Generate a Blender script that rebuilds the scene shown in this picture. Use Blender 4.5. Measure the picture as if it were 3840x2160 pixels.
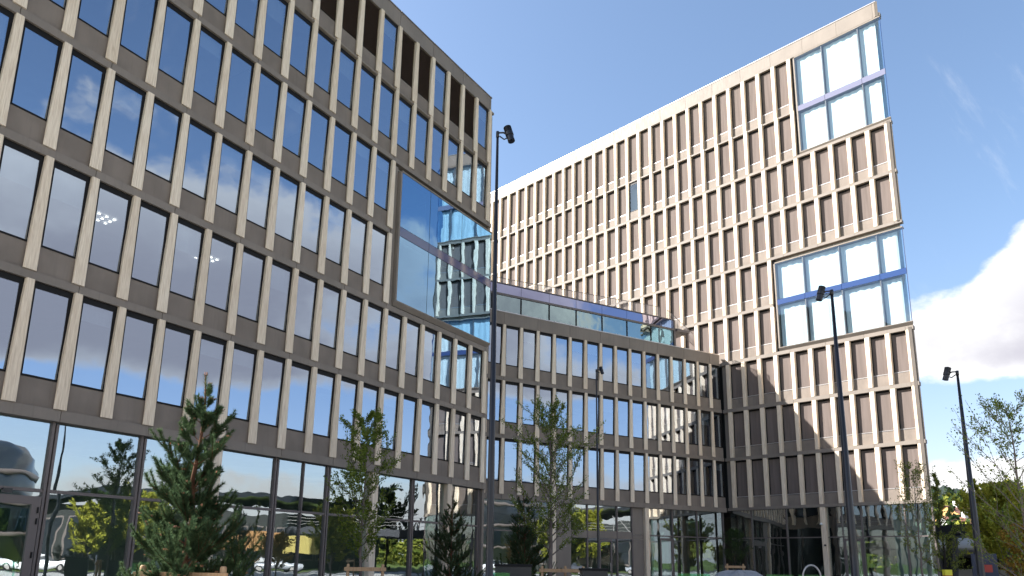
import bpy, math, random
from mathutils import Vector, Matrix
R_ = math.radians
S = bpy.context.scene
for o in list(bpy.data.objects): bpy.data.objects.remove(o)
col = S.collection

# ------------------------------------------------------------------ camera
PITCH, ROLL, FPX, PPY, EYE = 0.208446, -0.01333980, 2689.213, 450.0, 1.6      # recovered from the photograph (lens shifted / cropped)
cam_d = bpy.data.cameras.new('camera'); cam = bpy.data.objects.new('camera', cam_d); col.objects.link(cam)
cam_d.sensor_width = 36.0; cam_d.lens = FPX / 3840 * 36.0; cam_d.shift_y = PPY / 3840; cam_d.clip_start = 0.1; cam_d.clip_end = 6000
cam.matrix_world = Matrix.Translation((0, 0, EYE)) @ Matrix.Rotation(math.pi / 2 + PITCH, 4, 'X') @ Matrix.Rotation(-ROLL, 4, 'Z')
S.camera = cam
S.render.resolution_x, S.render.resolution_y = 1024, 576
S.view_settings.view_transform = 'Standard'; S.view_settings.look = 'None'
S.view_settings.exposure = 2.05; S.view_settings.gamma = 1.0
S.render.engine = 'CYCLES'
S.cycles.max_bounces = 8; S.cycles.glossy_bounces = 4; S.cycles.transparent_max_bounces = 24; S.cycles.diffuse_bounces = 4
S.cycles.caustics_reflective = False; S.cycles.caustics_refractive = False

# ------------------------------------------------------------------ sun + sky with clouds
SUN_TO = Vector((-1.35, 0.15, 1.0)).normalized()
sun_d = bpy.data.lights.new('sun', 'SUN'); sun_d.energy = 4.0; sun_d.angle = R_(0.53); sun_d.color = (1.0, 0.975, 0.935)
sun = bpy.data.objects.new('sun', sun_d); col.objects.link(sun)
sun.rotation_euler = (-SUN_TO).to_track_quat('-Z', 'Y').to_euler(); sun.location = SUN_TO * 120
W = bpy.data.worlds.new('World'); S.world = W; W.use_nodes = True

class NT:
    """small helper to write node trees as expressions"""
    def __init__(s, tree): s.t = tree; s.n = tree.nodes; s.l = tree.links
    def new(s, ty, **kw):
        n = s.n.new(ty)
        for k, v in kw.items(): setattr(n, k, v)
        return n
    def put(s, sock, v):
        if isinstance(v, bpy.types.NodeSocket): s.l.new(v, sock)
        elif v is not None:
            if sock.type == 'RGBA' and isinstance(v, (tuple, list)) and len(v) == 3: v = (*v, 1)
            sock.default_value = v
    def m(s, op, a, b=None, c=None, clamp=False):
        n = s.new('ShaderNodeMath', operation=op, use_clamp=clamp)
        for i, v in enumerate((a, b, c)):
            if v is not None: s.put(n.inputs[i], v)
        return n.outputs[0]
    def vm(s, op, a, b=None):
        n = s.new('ShaderNodeVectorMath', operation=op); s.put(n.inputs[0], a)
        if b is not None: s.put(n.inputs[1], b)
        return n.outputs[0]
    def ss(s, v, lo, hi, a=0.0, b=1.0):
        n = s.new('ShaderNodeMapRange', interpolation_type='SMOOTHSTEP')
        for i, x in enumerate((v, lo, hi, a, b)): s.put(n.inputs[i], x)
        return n.outputs[0]
    def noise(s, vec, scale, detail=4, rough=.5, w=None):
        n = s.new('ShaderNodeTexNoise')
        if w is not None: n.noise_dimensions = '4D'; n.inputs['W'].default_value = w
        s.put(n.inputs['Vector'], vec); n.inputs['Scale'].default_value = scale
        n.inputs['Detail'].default_value = detail; n.inputs['Roughness'].default_value = rough
        return n.outputs['Fac']
    def mix(s, f, a, b):
        n = s.new('ShaderNodeMix', data_type='RGBA'); s.put(n.inputs['Factor'], f); s.put(n.inputs['A'], a); s.put(n.inputs['B'], b)
        return n.outputs['Result']
    def ramp(s, f, stops):
        n = s.new('ShaderNodeValToRGB'); s.put(n.inputs[0], f); e = n.color_ramp.elements
        while len(e) < len(stops): e.new(.5)
        for i, (p, c) in enumerate(stops): e[i].position = p; e[i].color = (*c, 1)
        return n.outputs[0]

w = NT(W.node_tree); w.n.clear()
sky = w.new('ShaderNodeTexSky', sky_type='NISHITA', sun_disc=False)
sky.sun_elevation = math.asin(SUN_TO.z); sky.sun_rotation = math.atan2(SUN_TO.x, SUN_TO.y)
sky.altitude = 60; sky.air_density = 1.0; sky.dust_density = 1.4; sky.ozone_density = 1.6
tc = w.new('ShaderNodeTexCoord').outputs['Generated']
sep = w.new('ShaderNodeSeparateXYZ'); w.l.new(tc, sep.inputs[0])
az = w.m('MULTIPLY', w.m('ARCTAN2', sep.outputs[0], sep.outputs[1]), 57.2958)
el = w.m('MULTIPLY', w.m('ARCSINE', sep.outputs[2]), 57.2958)
comb = w.new('ShaderNodeCombineXYZ')
w.put(comb.inputs[0], w.m('MULTIPLY', az, 0.046)); w.put(comb.inputs[1], w.m('MULTIPLY', el, 0.07)); w.put(comb.inputs[2], 3.7)
cv = comb.outputs[0]
n1 = w.noise(cv, 1.5, 9, .58)
n2 = w.noise(cv, .70, 4, .5, w=4.2)
# cumulus stand to the east (right of the camera, and what the glass mirrors): a heavy bank, a gap and a low bank over the hills
east = w.m('MAXIMUM', w.m('MULTIPLY', w.ss(az, 25.0, 29.5), w.ss(az, 46.0, 70.0, 1.0, .76)), w.ss(az, -60.0, -100.0, 0, .6))
tope = w.m('ADD', w.ss(az, 33.0, 39.0, 19.0, 22.3), w.ss(az, 45.0, 85.0, 0.0, 5.0))
rel = w.m('SUBTRACT', el, tope)
bank = w.m('MULTIPLY', w.ss(el, 11.0, 14.2), w.ss(rel, 3.2, -3.2))
low = w.m('MULTIPLY', w.m('MULTIPLY', w.ss(el, 8.4, 5.6), w.ss(az, 12.0, 24.0)), w.ss(az, 40.0, 60.0, 1.0, .66))
cover = w.m('MAXIMUM', w.m('MULTIPLY', w.m('MULTIPLY', bank, east), 0.42), w.m('MULTIPLY', low, 0.40))
broad = w.m('MULTIPLY', w.m('SUBTRACT', n2, .5), .45)
dens_in = w.m('ADD', w.m('ADD', w.m('SUBTRACT', n1, .5), cover), broad)
dens = w.ss(dens_in, 0.14, 0.26)
wisp_v = w.new('ShaderNodeCombineXYZ'); w.put(wisp_v.inputs[0], w.m('MULTIPLY', w.m('ADD', az, w.m('MULTIPLY', el, .5)), 0.16)); w.put(wisp_v.inputs[1], w.m('MULTIPLY', w.m('SUBTRACT', el, w.m('MULTIPLY', az, .4)), 0.045)); w.put(wisp_v.inputs[2], 9.1)
wisp = w.m('MULTIPLY', w.m('MULTIPLY', w.ss(w.noise(wisp_v.outputs[0], 1.3, 7, .62), .52, .80, 0, .55), w.ss(az, 27.0, 36.0)), w.ss(el, 12.0, 20.0))
dens = w.m('MAXIMUM', dens, wisp)
dens = w.m('MULTIPLY', dens, w.ss(el, 50.0, 36.0))
dens = w.m('MULTIPLY', dens, w.m('MAXIMUM', w.ss(az, 22.0, 28.5), w.ss(az, -60.0, -100.0)))
base_dark = w.m('MULTIPLY', w.ss(rel, .5, -8.0), w.ss(el, 8.0, 12.0))
shade = w.m('MULTIPLY', w.ss(w.m('ADD', dens_in, w.m('MULTIPLY', w.m('SUBTRACT', n2, .5), .5)), .12, .42), w.m('ADD', .25, w.m('MULTIPLY', base_dark, .75)), clamp=True)
ccol = w.mix(shade, (1.0, 1.0, 1.0), (.55, .54, .605))
bg1 = w.new('ShaderNodeBackground'); w.put(bg1.inputs[0], w.vm('MULTIPLY', sky.outputs[0], w.mix(w.ss(el, 2.0, 26.0), (.97, .87, .90), (1.0, 1.01, 1.0)))); bg1.inputs[1].default_value = 0.068
bg2 = w.new('ShaderNodeBackground'); w.put(bg2.inputs[0], ccol); bg2.inputs[1].default_value = 0.325
mixw = w.new('ShaderNodeMixShader'); w.put(mixw.inputs[0], dens); w.l.new(bg1.outputs[0], mixw.inputs[1]); w.l.new(bg2.outputs[0], mixw.inputs[2])
out = w.new('ShaderNodeOutputWorld'); w.l.new(mixw.outputs[0], out.inputs[0])

# ------------------------------------------------------------------ materials
MAT = {}
def mat(name, build):
    m = bpy.data.materials.new(name); m.use_nodes = True; t = NT(m.node_tree); t.n.clear()
    o = t.new('ShaderNodeOutputMaterial'); t.l.new(build(t), o.inputs[0]); MAT[name] = m; return m
def pbsdf(t, colr, rough=.5, metal=0, normal=None, spec=.5, **kw):
    p = t.new('ShaderNodeBsdfPrincipled'); t.put(p.inputs['Base Color'], colr); t.put(p.inputs['Roughness'], rough)
    p.inputs['Metallic'].default_value = metal; p.inputs['Specular IOR Level'].default_value = spec
    if normal is not None: t.l.new(normal, p.inputs['Normal'])
    for k, v in kw.items(): t.put(p.inputs[k], v)
    return p.outputs[0]
def bump(t, h, strength=.2, dist=.01):
    b = t.new('ShaderNodeBump'); b.inputs['Strength'].default_value = strength; b.inputs['Distance'].default_value = dist
    t.put(b.inputs['Height'], h); return b.outputs[0]
def scaled(t, sx, sy, sz, rnd=True):
    c = t.new('ShaderNodeTexCoord').outputs['Object']; v = t.vm('MULTIPLY', c, (sx, sy, sz))
    if rnd:
        r = t.new('ShaderNodeObjectInfo').outputs['Random']; cc = t.new('ShaderNodeCombineXYZ')
        t.put(cc.inputs[0], t.m('MULTIPLY', r, 37.0)); t.put(cc.inputs[2], t.m('MULTIPLY', r, 91.0))
        v = t.vm('ADD', v, cc.outputs[0])
    return v
def rnd(t): return t.new('ShaderNodeObjectInfo').outputs['Random']

def b_wood(t, c0=(.62, .50, .375), c1=(.82, .71, .565), c2=(.46, .35, .24)):
    v = scaled(t, 22, 22, .9); g = t.noise(v, 1.6, 6, .6); k = t.noise(scaled(t, 5, 5, 1.1), 1.0, 2, .5)
    c = t.mix(t.ss(g, .32, .68), c0, c1); c = t.mix(t.ss(k, .66, .78, 0, .55), c, c2)
    hue = t.mix(rnd(t), (.93, .90, .87), (1.05, 1.05, 1.05)); mm = t.new('ShaderNodeMix', data_type='RGBA', blend_type='MULTIPLY')
    mm.inputs['Factor'].default_value = 1; t.put(mm.inputs['A'], c); t.put(mm.inputs['B'], hue)
    return pbsdf(t, mm.outputs['Result'], .62, normal=bump(t, g, .25, .004), spec=.12)
mat('wood', b_wood)
mat('stake_wood', lambda t: b_wood(t, (.36, .22, .12), (.47, .31, .18), (.25, .14, .07)))
def b_panel(t, c=(.212, .179, .150)):
    big = t.noise(scaled(t, .6, .6, .35), 1.2, 4, .55); sm = t.noise(scaled(t, 9, 9, 2), 1, 3, .5)
    cc = t.mix(t.ss(big, .3, .7), tuple(x * .9 for x in c), tuple(x * 1.10 for x in c))
    cc = t.mix(t.m('MULTIPLY', rnd(t), .22), cc, tuple(x * 1.25 for x in c))
    stk = t.noise(scaled(t, 11, 11, .5), 1.0, 4, .6); cc = t.mix(t.ss(stk, .52, .78, 0, .34), cc, tuple(x * .62 for x in c))
    return pbsdf(t, cc, t.ss(sm, .2, .8, .5, .62), normal=bump(t, sm, .04, .003), spec=.2)
mat('panel', b_panel)
def b_ribbed(t):
    c = (.208, .172, .143)
    v = t.new('ShaderNodeTexCoord').outputs['Object']; s3 = t.new('ShaderNodeSeparateXYZ'); t.l.new(v, s3.inputs[0])
    wv = t.m('SINE', t.m('ADD', t.m('MULTIPLY', s3.outputs[0], 240), t.m('MULTIPLY', t.m('SINE', t.m('MULTIPLY', s3.outputs[2], 150)), 1.6)))
    big = t.noise(scaled(t, 1.1, 1, .7), 1.3, 3, .5)
    cc = t.mix(t.ss(big, .3, .7), tuple(x * .88 for x in c), tuple(x * 1.1 for x in c))
    stk = t.noise(scaled(t, 9, 9, .6), 1.0, 4, .6); cc = t.mix(t.ss(stk, .52, .8, 0, .35), cc, tuple(x * .62 for x in c)); cc = t.mix(t.m('MULTIPLY', rnd(t), .2), cc, tuple(x * 1.2 for x in c))
    return pbsdf(t, cc, .62, normal=bump(t, wv, .25, .004), spec=.15)
mat('ribbed', b_ribbed)
def b_blind(t):
    v = t.new('ShaderNodeTexCoord').outputs['Object']
    wv = t.noise(t.vm('ADD', t.vm('MULTIPLY', v, (6, 1, .35)), scaled(t, 0, 0, 0)), 1, 3, .5)
    c = t.mix(t.ss(wv, .3, .7), (.128, .103, .091), (.162, .131, .117)); c = t.mix(t.m('MULTIPLY', rnd(t), .3), c, (.175, .142, .126))
    return pbsdf(t, c, .85, 0, normal=bump(t, wv, .45, .03), spec=.08)
mat('blind', b_blind)
mat('dark_frame', lambda t: pbsdf(t, (.007, .0065, .0065), .55, spec=.2))
mat('bronze_frame', lambda t: pbsdf(t, (.13, .105, .097), .42, normal=bump(t, t.noise(scaled(t, 4, 4, 4), 2), .05)))
mat('louvre', lambda t: pbsdf(t, (.075, .052, .045), .55))
mat('light_metal', lambda t: pbsdf(t, (.45, .42, .40), .35, .6))
mat('black_metal', lambda t: pbsdf(t, t.mix(t.noise(scaled(t, 3, 3, .6), 2, 4), (.005, .005, .007), (.012, .011, .014)), .33, .0))
mat('white_curtain', lambda t: pbsdf(t, t.mix(t.noise(scaled(t, 7, 1, .25), 1.2, 3), (.62, .65, .65), (.70, .72, .71)), .9,
    normal=bump(t, t.noise(scaled(t, 9, 1, .3), 1.2, 2), .35, .05), spec=.1))
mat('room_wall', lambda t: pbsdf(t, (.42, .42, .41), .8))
mat('room_ceiling', lambda t: pbsdf(t, t.mix(t.ss(t.noise(scaled(t, .4, .4, .4), 1), .4, .6), (.62, .62, .6), (.50, .51, .52)), .85))
mat('room_floor', lambda t: pbsdf(t, (.10, .095, .09), .5))
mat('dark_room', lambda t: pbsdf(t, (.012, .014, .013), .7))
mat('rock', lambda t: pbsdf(t, t.mix(t.noise(scaled(t, 3, 3, 3), 2, 6, .6), (.16, .165, .18), (.36, .36, .37)), .85, normal=bump(t, t.noise(scaled(t, 5, 5, 5), 2, 6, .65), .6, .06)))
mat('roof_felt', lambda t: pbsdf(t, (.10, .10, .10), .9))
def emis(t, c, s):
    e = t.new('ShaderNodeEmission'); t.put(e.inputs[0], c); e.inputs[1].default_value = s; return e.outputs[0]
mat('dark_glass', lambda t: pbsdf(t, (.010, .013, .016), .08, spec=.7))
mat('lamp_glow', lambda t: emis(t, (1, .93, .80), 2.2))

def b_glass(t, tint, refl_tint, base, ior, wave, wscale=.9, rough=.0):
    ge = t.new('ShaderNodeNewGeometry'); dt = t.new('ShaderNodeVectorMath', operation='DOT_PRODUCT')
    t.l.new(ge.outputs['Incoming'], dt.inputs[0]); t.l.new(ge.outputs['Normal'], dt.inputs[1])
    sch = t.m('POWER', t.m('SUBTRACT', 1.0, t.m('ABSOLUTE', dt.outputs['Value']), clamp=True), ior)     # Schlick, same from both faces
    fac = t.m('ADD', t.m('MULTIPLY', sch, 1 - base), base, clamp=True)
    nz = t.noise(scaled(t, 1, 1, .8), wscale, 2, .4)
    bp = bump(t, nz, 1.0, wave)
    g = t.new('ShaderNodeBsdfGlossy'); t.put(g.inputs['Color'], refl_tint); g.inputs['Roughness'].default_value = rough
    t.l.new(bp, g.inputs['Normal'])
    tr = t.new('ShaderNodeBsdfTransparent'); t.put(tr.inputs[0], tint)
    mx = t.new('ShaderNodeMixShader'); t.put(mx.inputs[0], fac); t.l.new(tr.outputs[0], mx.inputs[1]); t.l.new(g.outputs[0], mx.inputs[2])
    return mx.outputs[0]
mat('glass', lambda t: b_glass(t, (.38, .43, .46), (.72, .84, 1.0), .44, 4.0, .0035))
mat('blue_glass', lambda t: b_glass(t, (.82, .93, .97), (.60, .80, 1.0), .11, 5.0, .006, .8))
mat('teal_glass', lambda t: b_glass(t, (.16, .33, .36), (.40, .66, .95), .46, 4.0, .004, .75))
mat('green_glass', lambda t: b_glass(t, (.56, .70, .62), (.84, .92, .96), .44, 4.0, .007, .7))
mat('screen_glass', lambda t: b_glass(t, (.55, .85, .78), (.6, .95, .88), .12, 5.0, .001))
mat('spandrel_glass', lambda t: pbsdf(t, (.016, .045, .15), .06, spec=.9))
mat('pale_spandrel', lambda t: pbsdf(t, (.17, .17, .24), .12, spec=.8))
mat('violet_glass', lambda t: b_glass(t, (.03, .03, .06), (.60, .62, .88), .42, 4.0, .006, .8))
mat('sign_violet', lambda t: pbsdf(t, (.10, .10, .20), .6))
mat('mirror_aqua', lambda t: b_glass(t, (.36, .62, .64), (.70, .90, .92), .36, 4.0, .014, .8))
def b_bark(t, a, b):
    n = t.noise(scaled(t, 10, 10, 3), 2.5, 5, .6); return pbsdf(t, t.mix(n, a, b), .9, normal=bump(t, n, .5, .02), spec=.1)
mat('pine_bark', lambda t: b_bark(t, (.07, .033, .020), (.17, .085, .05)))
mat('bark', lambda t: b_bark(t, (.07, .055, .048), (.22, .18, .16)))
mat('dark_bark', lambda t: b_bark(t, (.012, .010, .009), (.04, .034, .03)))
def b_leaf(t, a, b, tr=.35):
    g = t.new('ShaderNodeNewGeometry'); ri = g.outputs['Random Per Island']
    c = t.mix(ri, a, b); d = t.new('ShaderNodeBsdfDiffuse'); t.put(d.inputs[0], c)
    tl = t.new('ShaderNodeBsdfTranslucent'); t.put(tl.inputs[0], c)
    mx = t.new('ShaderNodeMixShader'); mx.inputs[0].default_value = tr; t.l.new(d.outputs[0], mx.inputs[1]); t.l.new(tl.outputs[0], mx.inputs[2])
    return mx.outputs[0]
mat('needles', lambda t: b_leaf(t, (.032, .062, .032), (.10, .145, .066), .2))
mat('bud', lambda t: pbsdf(t, (.26, .11, .05), .7))
mat('leaf_green', lambda t: b_leaf(t, (.075, .12, .022), (.21, .25, .05)))
mat('leaf_olive', lambda t: b_leaf(t, (.09, .12, .025), (.24, .25, .06)))
mat('leaf_yellow', lambda t: b_leaf(t, (.20, .23, .03), (.46, .43, .07)))
mat('leaf_dark', lambda t: b_leaf(t, (.018, .036, .016), (.06, .09, .03)))
mat('leaf_orange', lambda t: b_leaf(t, (.20, .12, .02), (.42, .25, .05)))
mat('blossom', lambda t: b_leaf(t, (.55, .55, .45), (.85, .85, .78)))
mat('forest_leaf', lambda t: b_leaf(t, (.06, .09, .018), (.25, .255, .05)))
mat('forest_dark', lambda t: b_leaf(t, (.016, .032, .016), (.05, .08, .03)))

# ------------------------------------------------------------------ mesh helpers
class MB:
    def __init__(s): s.v = []; s.f = []
    def add(s, vs, fs):
        b = len(s.v); s.v += [tuple(v) for v in vs]; s.f += [tuple(i + b for i in f) for f in fs]; return s
    def box(s, x0, x1, y0, y1, z0, z1):
        return s.add([(x0, y0, z0), (x1, y0, z0), (x1, y1, z0), (x0, y1, z0), (x0, y0, z1), (x1, y0, z1), (x1, y1, z1), (x0, y1, z1)],
                     [(0, 3, 2, 1), (4, 5, 6, 7), (0, 1, 5, 4), (1, 2, 6, 5), (2, 3, 7, 6), (3, 0, 4, 7)])
    def prism(s, poly, z0, z1):
        n = len(poly); v = [(x, y, z0) for x, y in poly] + [(x, y, z1) for x, y in poly]
        return s.add(v, [tuple(range(n))[::-1], tuple(range(n, 2 * n))] + [(i, (i + 1) % n, (i + 1) % n + n, i + n) for i in range(n)])
    def tube(s, pts, rads, n=8, cap=True):
        pts = [Vector(p) for p in pts]; b = len(s.v); up = None
        for i, p in enumerate(pts):
            d = (pts[min(i + 1, len(pts) - 1)] - pts[max(i - 1, 0)]).normalized()
            if up is None or abs(d.dot(up)) > .95: up = Vector((0, 1, 0)) if abs(d.y) < .9 else Vector((1, 0, 0))
            a = d.cross(up).normalized(); c = d.cross(a).normalized()
            for k in range(n):
                an = 2 * math.pi * k / n; q = p + (a * math.cos(an) + c * math.sin(an)) * rads[i]; s.v.append(tuple(q))
        for i in range(len(pts) - 1):
            for k in range(n):
                k2 = (k + 1) % n; s.f.append((b + i * n + k, b + i * n + k2, b + (i + 1) * n + k2, b + (i + 1) * n + k))
        if cap: s.f.append(tuple(b + k for k in range(n))[::-1]); s.f.append(tuple(b + (len(pts) - 1) * n + k for k in range(n)))
        return s
    def lathe(s, prof, n=16, c=(0, 0)):
        b = len(s.v)
        for r, z in prof:
            for k in range(n): an = 2 * math.pi * k / n; s.v.append((c[0] + r * math.cos(an), c[1] + r * math.sin(an), z))
        for i in range(len(prof) - 1):
            for k in range(n): k2 = (k + 1) % n; s.f.append((b + i * n + k, b + i * n + k2, b + (i + 1) * n + k2, b + (i + 1) * n + k))
        s.f.append(tuple(b + k for k in range(n))[::-1]); s.f.append(tuple(b + (len(prof) - 1) * n + k for k in range(n)))
        return s
    def mesh(s, name, material, smooth=False):
        me = bpy.data.meshes.new(name); me.from_pydata(s.v, [], s.f); me.materials.append(MAT[material])
        if smooth: me.polygons.foreach_set('use_smooth', [True] * len(me.polygons))
        me.update(); return me
def bevel_box(x0, x1, y0, y1, z0, z1, b):
    """box with chamfered vertical edges"""
    p = [(x0 + b, y0), (x1 - b, y0), (x1, y0 + b), (x1, y1 - b), (x1 - b, y1), (x0 + b, y1), (x0, y1 - b), (x0, y0 + b)]
    return MB().prism(p, z0, z1)
def link(name, me, parent=None, loc=(0, 0, 0), rz=0.0):
    o = bpy.data.objects.new(name, me); col.objects.link(o)
    o.location = loc; o.rotation_euler = (0, 0, rz)
    if parent is not None: o.parent = parent
    return o
def tag(o, label=None, cat=None, group=None, kind=None):
    for k, v in (('label', label), ('category', cat), ('group', group), ('kind', kind)):
        if v: o[k] = v
    return o
def empty(name, loc=(0, 0, 0), rz=0.0):
    o = bpy.data.objects.new(name, None); col.objects.link(o); o.location = loc; o.rotation_euler = (0, 0, rz); o.empty_display_size = .5; return o

def ray(px, py):
    a2 = (px - 1920) / FPX; b2 = (1080 + PPY - py) / FPX
    a = a2 * math.cos(ROLL) + b2 * math.sin(ROLL); b = -a2 * math.sin(ROLL) + b2 * math.cos(ROLL)
    return Vector((a, math.cos(PITCH) - b * math.sin(PITCH), math.sin(PITCH) + b * math.cos(PITCH)))
def at(px, py, dist):
    """world point seen at a photo pixel at a given horizontal distance"""
    r = ray(px, py); k = dist * .764 / math.hypot(r.x, r.y); return Vector((r.x * k, r.y * k, EYE + r.z * k))

# ------------------------------------------------------------------ ground
def b_paving(t):
    v = t.new('ShaderNodeTexCoord').outputs['Object']; br = t.new('ShaderNodeTexBrick'); t.l.new(v, br.inputs['Vector'])
    br.inputs['Scale'].default_value = 1.4; br.inputs['Color1'].default_value = (.40, .385, .36, 1); br.inputs['Color2'].default_value = (.46, .445, .42, 1)
    br.inputs['Mortar'].default_value = (.14, .13, .13, 1); br.inputs['Mortar Size'].default_value = .012
    n = t.noise(v, .6, 6, .6); return pbsdf(t, t.mix(t.ss(n, .35, .7, 0, .4), br.outputs[0], (.30, .29, .27)), .8)
mat('paving', b_paving)
mat('grass_ground', lambda t: pbsdf(t, t.mix(t.noise(t.new('ShaderNodeTexCoord').outputs['Object'], .35, 8, .65), (.05, .085, .02), (.12, .15, .04)), .95, spec=.1))
mat('asphalt', lambda t: pbsdf(t, t.mix(t.noise(t.new('ShaderNodeTexCoord').outputs['Object'], 2.0, 8, .65), (.04, .04, .042), (.075, .075, .075)), .9, spec=.2))
g = MB().add([(-2500, -2500, -.008), (2500, -2500, -.008), (2500, 3500, -.008), (-2500, 3500, -.008)], [(0, 1, 2, 3)])
tag(link('ground', g.mesh('ground', 'grass_ground')), kind='structure')
pv = MB().add([(-40, -30, 0), (41.9, -30, 0), (41.9, 75, 0), (-40, 75, 0)], [(0, 1, 2, 3)])
tag(link('pavement', pv.mesh('pavement', 'paving')), kind='structure')
rd = MB().box(42, 50, -120, 70, -.3, .004)
tag(link('road', rd.mesh('road', 'asphalt')), kind='structure')

# ------------------------------------------------------------------ facades: plan curves recovered from the photograph
FAC = {'L': (-13.26356, 18.75674, 1.041029, -.00224827, 1.32171), 'M': (-.44555, 44.18830, .525497, -.00155254, 1.28241),
       'R': (16.37979, 53.24788, -.786888, -.0003154, 1.27351)}
def frame(n, k, ds=0.0):
    x0, y0, h, c, wd = FAC[n]; s = k * wd + ds; a = h + c * s
    return Vector((x0 + (math.sin(a) - math.sin(h)) / c, y0 - (math.cos(a) - math.cos(h)) / c, 0)), a
def wpt(n, k, ds, off, z):
    p, a = frame(n, k, ds); nx, ny = math.sin(a), -math.cos(a)
    return Vector((p.x + nx * off, p.y + ny * off, z))
FB = [None, 5.54, 9.263, 12.98, 16.695, 20.403, 24.05, 27.748, 31.47, 35.25]      # fin bottoms of storeys 1..9
FT = [None, 9.02, 12.72, 16.439, 20.168, 23.845, 27.528, 31.259, 35.03, 39.722]     # fin tops
class Wing:
    def __init__(s, n, name, base, label, cat='building'):
        s.n = n; s.root = empty(name, base); tag(s.root, label, cat); s.base = Vector(base)
    def put(s, name, me, k, z=0.0, ds=0.0, off=0.0, parent=None, turn=0.0):
        p, a = frame(s.n, k, ds); q = Vector((p.x + math.sin(a) * off, p.y - math.cos(a) * off, z))
        if parent is None: return link(name, me, s.root, q - s.base, a + turn)
        return link(name, me, parent)                       # sub-part: shares its parent's frame
    def world(s, name, me): return link(name, me, s.root, -s.base)
cache = {}
def shared(key, fn):
    if key not in cache: cache[key] = fn()
    return cache[key]

def fin_mesh(kind, h):
    """solid-wood fin: local x along the wall, -y outwards, z up from its foot"""
    def mk():
        m = MB(); d = .27 if kind != 'R' else .33
        if kind == 'L':      # front right edge at x=0, near edge sweeps outwards towards the foot
            w_, b0 = -.216, -.36
            sec = lambda x, dep: [(0, d), (0, .02), (-.02, 0), (x + .02, 0), (x, .02), (x, dep), (-.212, d)]
            lo, hi = sec(b0, .035), sec(w_, .24)
        elif kind == 'M':
            sec = lambda x, dep: [(0, d), (0, .02), (-.02, 0), (x + .02, 0), (x, .02), (x, dep), (-.208, d)]
            lo, hi = sec(-.34, .035), sec(-.212, .23)
        else:                # R: front left edge at x=0
            sec = lambda x: [(x + .03, d), (0, d), (0, .02), (.02, 0), (x - .02, 0), (x, .02)]
            lo, hi = sec(.24), sec(.30)
            lo, hi = [(x, y) for x, y in lo][::-1], hi[::-1]
        n = len(lo); v = [(x, y, 0) for x, y in lo] + [(x, y, h) for x, y in hi]
        m.add(v, [tuple(range(n))[::-1], tuple(range(n, 2 * n))] + [(i, (i + 1) % n, (i + 1) % n + n, i + n) for i in range(n)])
        return m.mesh('fin', 'wood')
    return shared(('fin', kind, round(h, 2)), mk)

def frame_mesh(x0, x1, z0, z1, y, wd=.07, dp=.06, material='dark_frame', name='window_frame'):
    def mk():
        m = MB(); hd = wd + (.10 if wd > .08 else 0); m.box(x0, x1, y, y + dp, z1 - hd, z1); m.box(x0, x1, y, y + dp, z0, z0 + wd * .5)
        m.box(x0, x0 + wd, y, y + dp, z0 + wd * .5, z1 - hd); m.box(x1 - wd - (.02 if wd > .08 else 0), x1, y, y + dp, z0 + wd * .5, z1 - hd)
        return m.mesh(name, material)
    return shared((name, x0, x1, z0, z1, y, wd, material), mk)
def quad_mesh(name, x0, x1, z0, z1, y, material):
    return shared((name, round(x0, 3), round(x1, 3), round(z0, 3), round(z1, 3), y, material),
                  lambda: MB().add([(x0, y, z0), (x1, y, z0), (x1, y, z1), (x0, y, z1)], [(0, 1, 2, 3)]).mesh(name, material))
def box_mesh(name, x0, x1, y0, y1, z0, z1, material):
    return shared((name, round(x0, 3), round(x1, 3), round(y0, 3), round(y1, 3), round(z0, 3), round(z1, 3), material), lambda: MB().box(x0, x1, y0, y1, z0, z1).mesh(name, material))
def louvre_mesh(x0, x1, z0, z1, y):
    def mk():
        m = MB(); n = int((z1 - z0) / .075)
        for i in range(n):
            z = z0 + (z1 - z0) * (i + .2) / n; m.add([(x0, y, z), (x1, y, z), (x1, y + .05, z + .055), (x0, y + .05, z + .055)], [(0, 1, 2, 3)])
        m.add([(x0, y + .07, z0), (x1, y + .07, z0), (x1, y + .07, z1), (x0, y + .07, z1)], [(0, 1, 2, 3)])
        return m.mesh('louvre', 'louvre')
    return shared(('louvre', x0, x1, z0, z1), mk)
SPH, GL = .78, .11      # spandrel height above the fin foot, glass set-back

def bands(wing, k0, k1, z0, z1, step=2, k_joint=1, ds=-.12, name='band_panel', material='panel', y0=.02, y1=.36):
    """horizontal cladding in two-bay lengths with open joints behind the fins"""
    wd = FAC[wing.n][4]
    def ends(): 
        k = k0
        while k < k1 - 1e-6:
            nk = k0 + (math.floor((k - k_joint) / step) + 1) * step + k_joint - k0
            nk = min(nk if nk > k + 1e-6 else nk + step, k1); yield k, nk; k = nk
    for a, b in ends():
        L = (b - a) * wd - .014
        me = shared((name, round(L, 3), round(z1 - z0, 3), y0, y1, material), lambda: MB().box(0, L, y0, y1, 0, z1 - z0).mesh(name, material))
        wing.put(name, me, a, z0, ds=ds)

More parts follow.
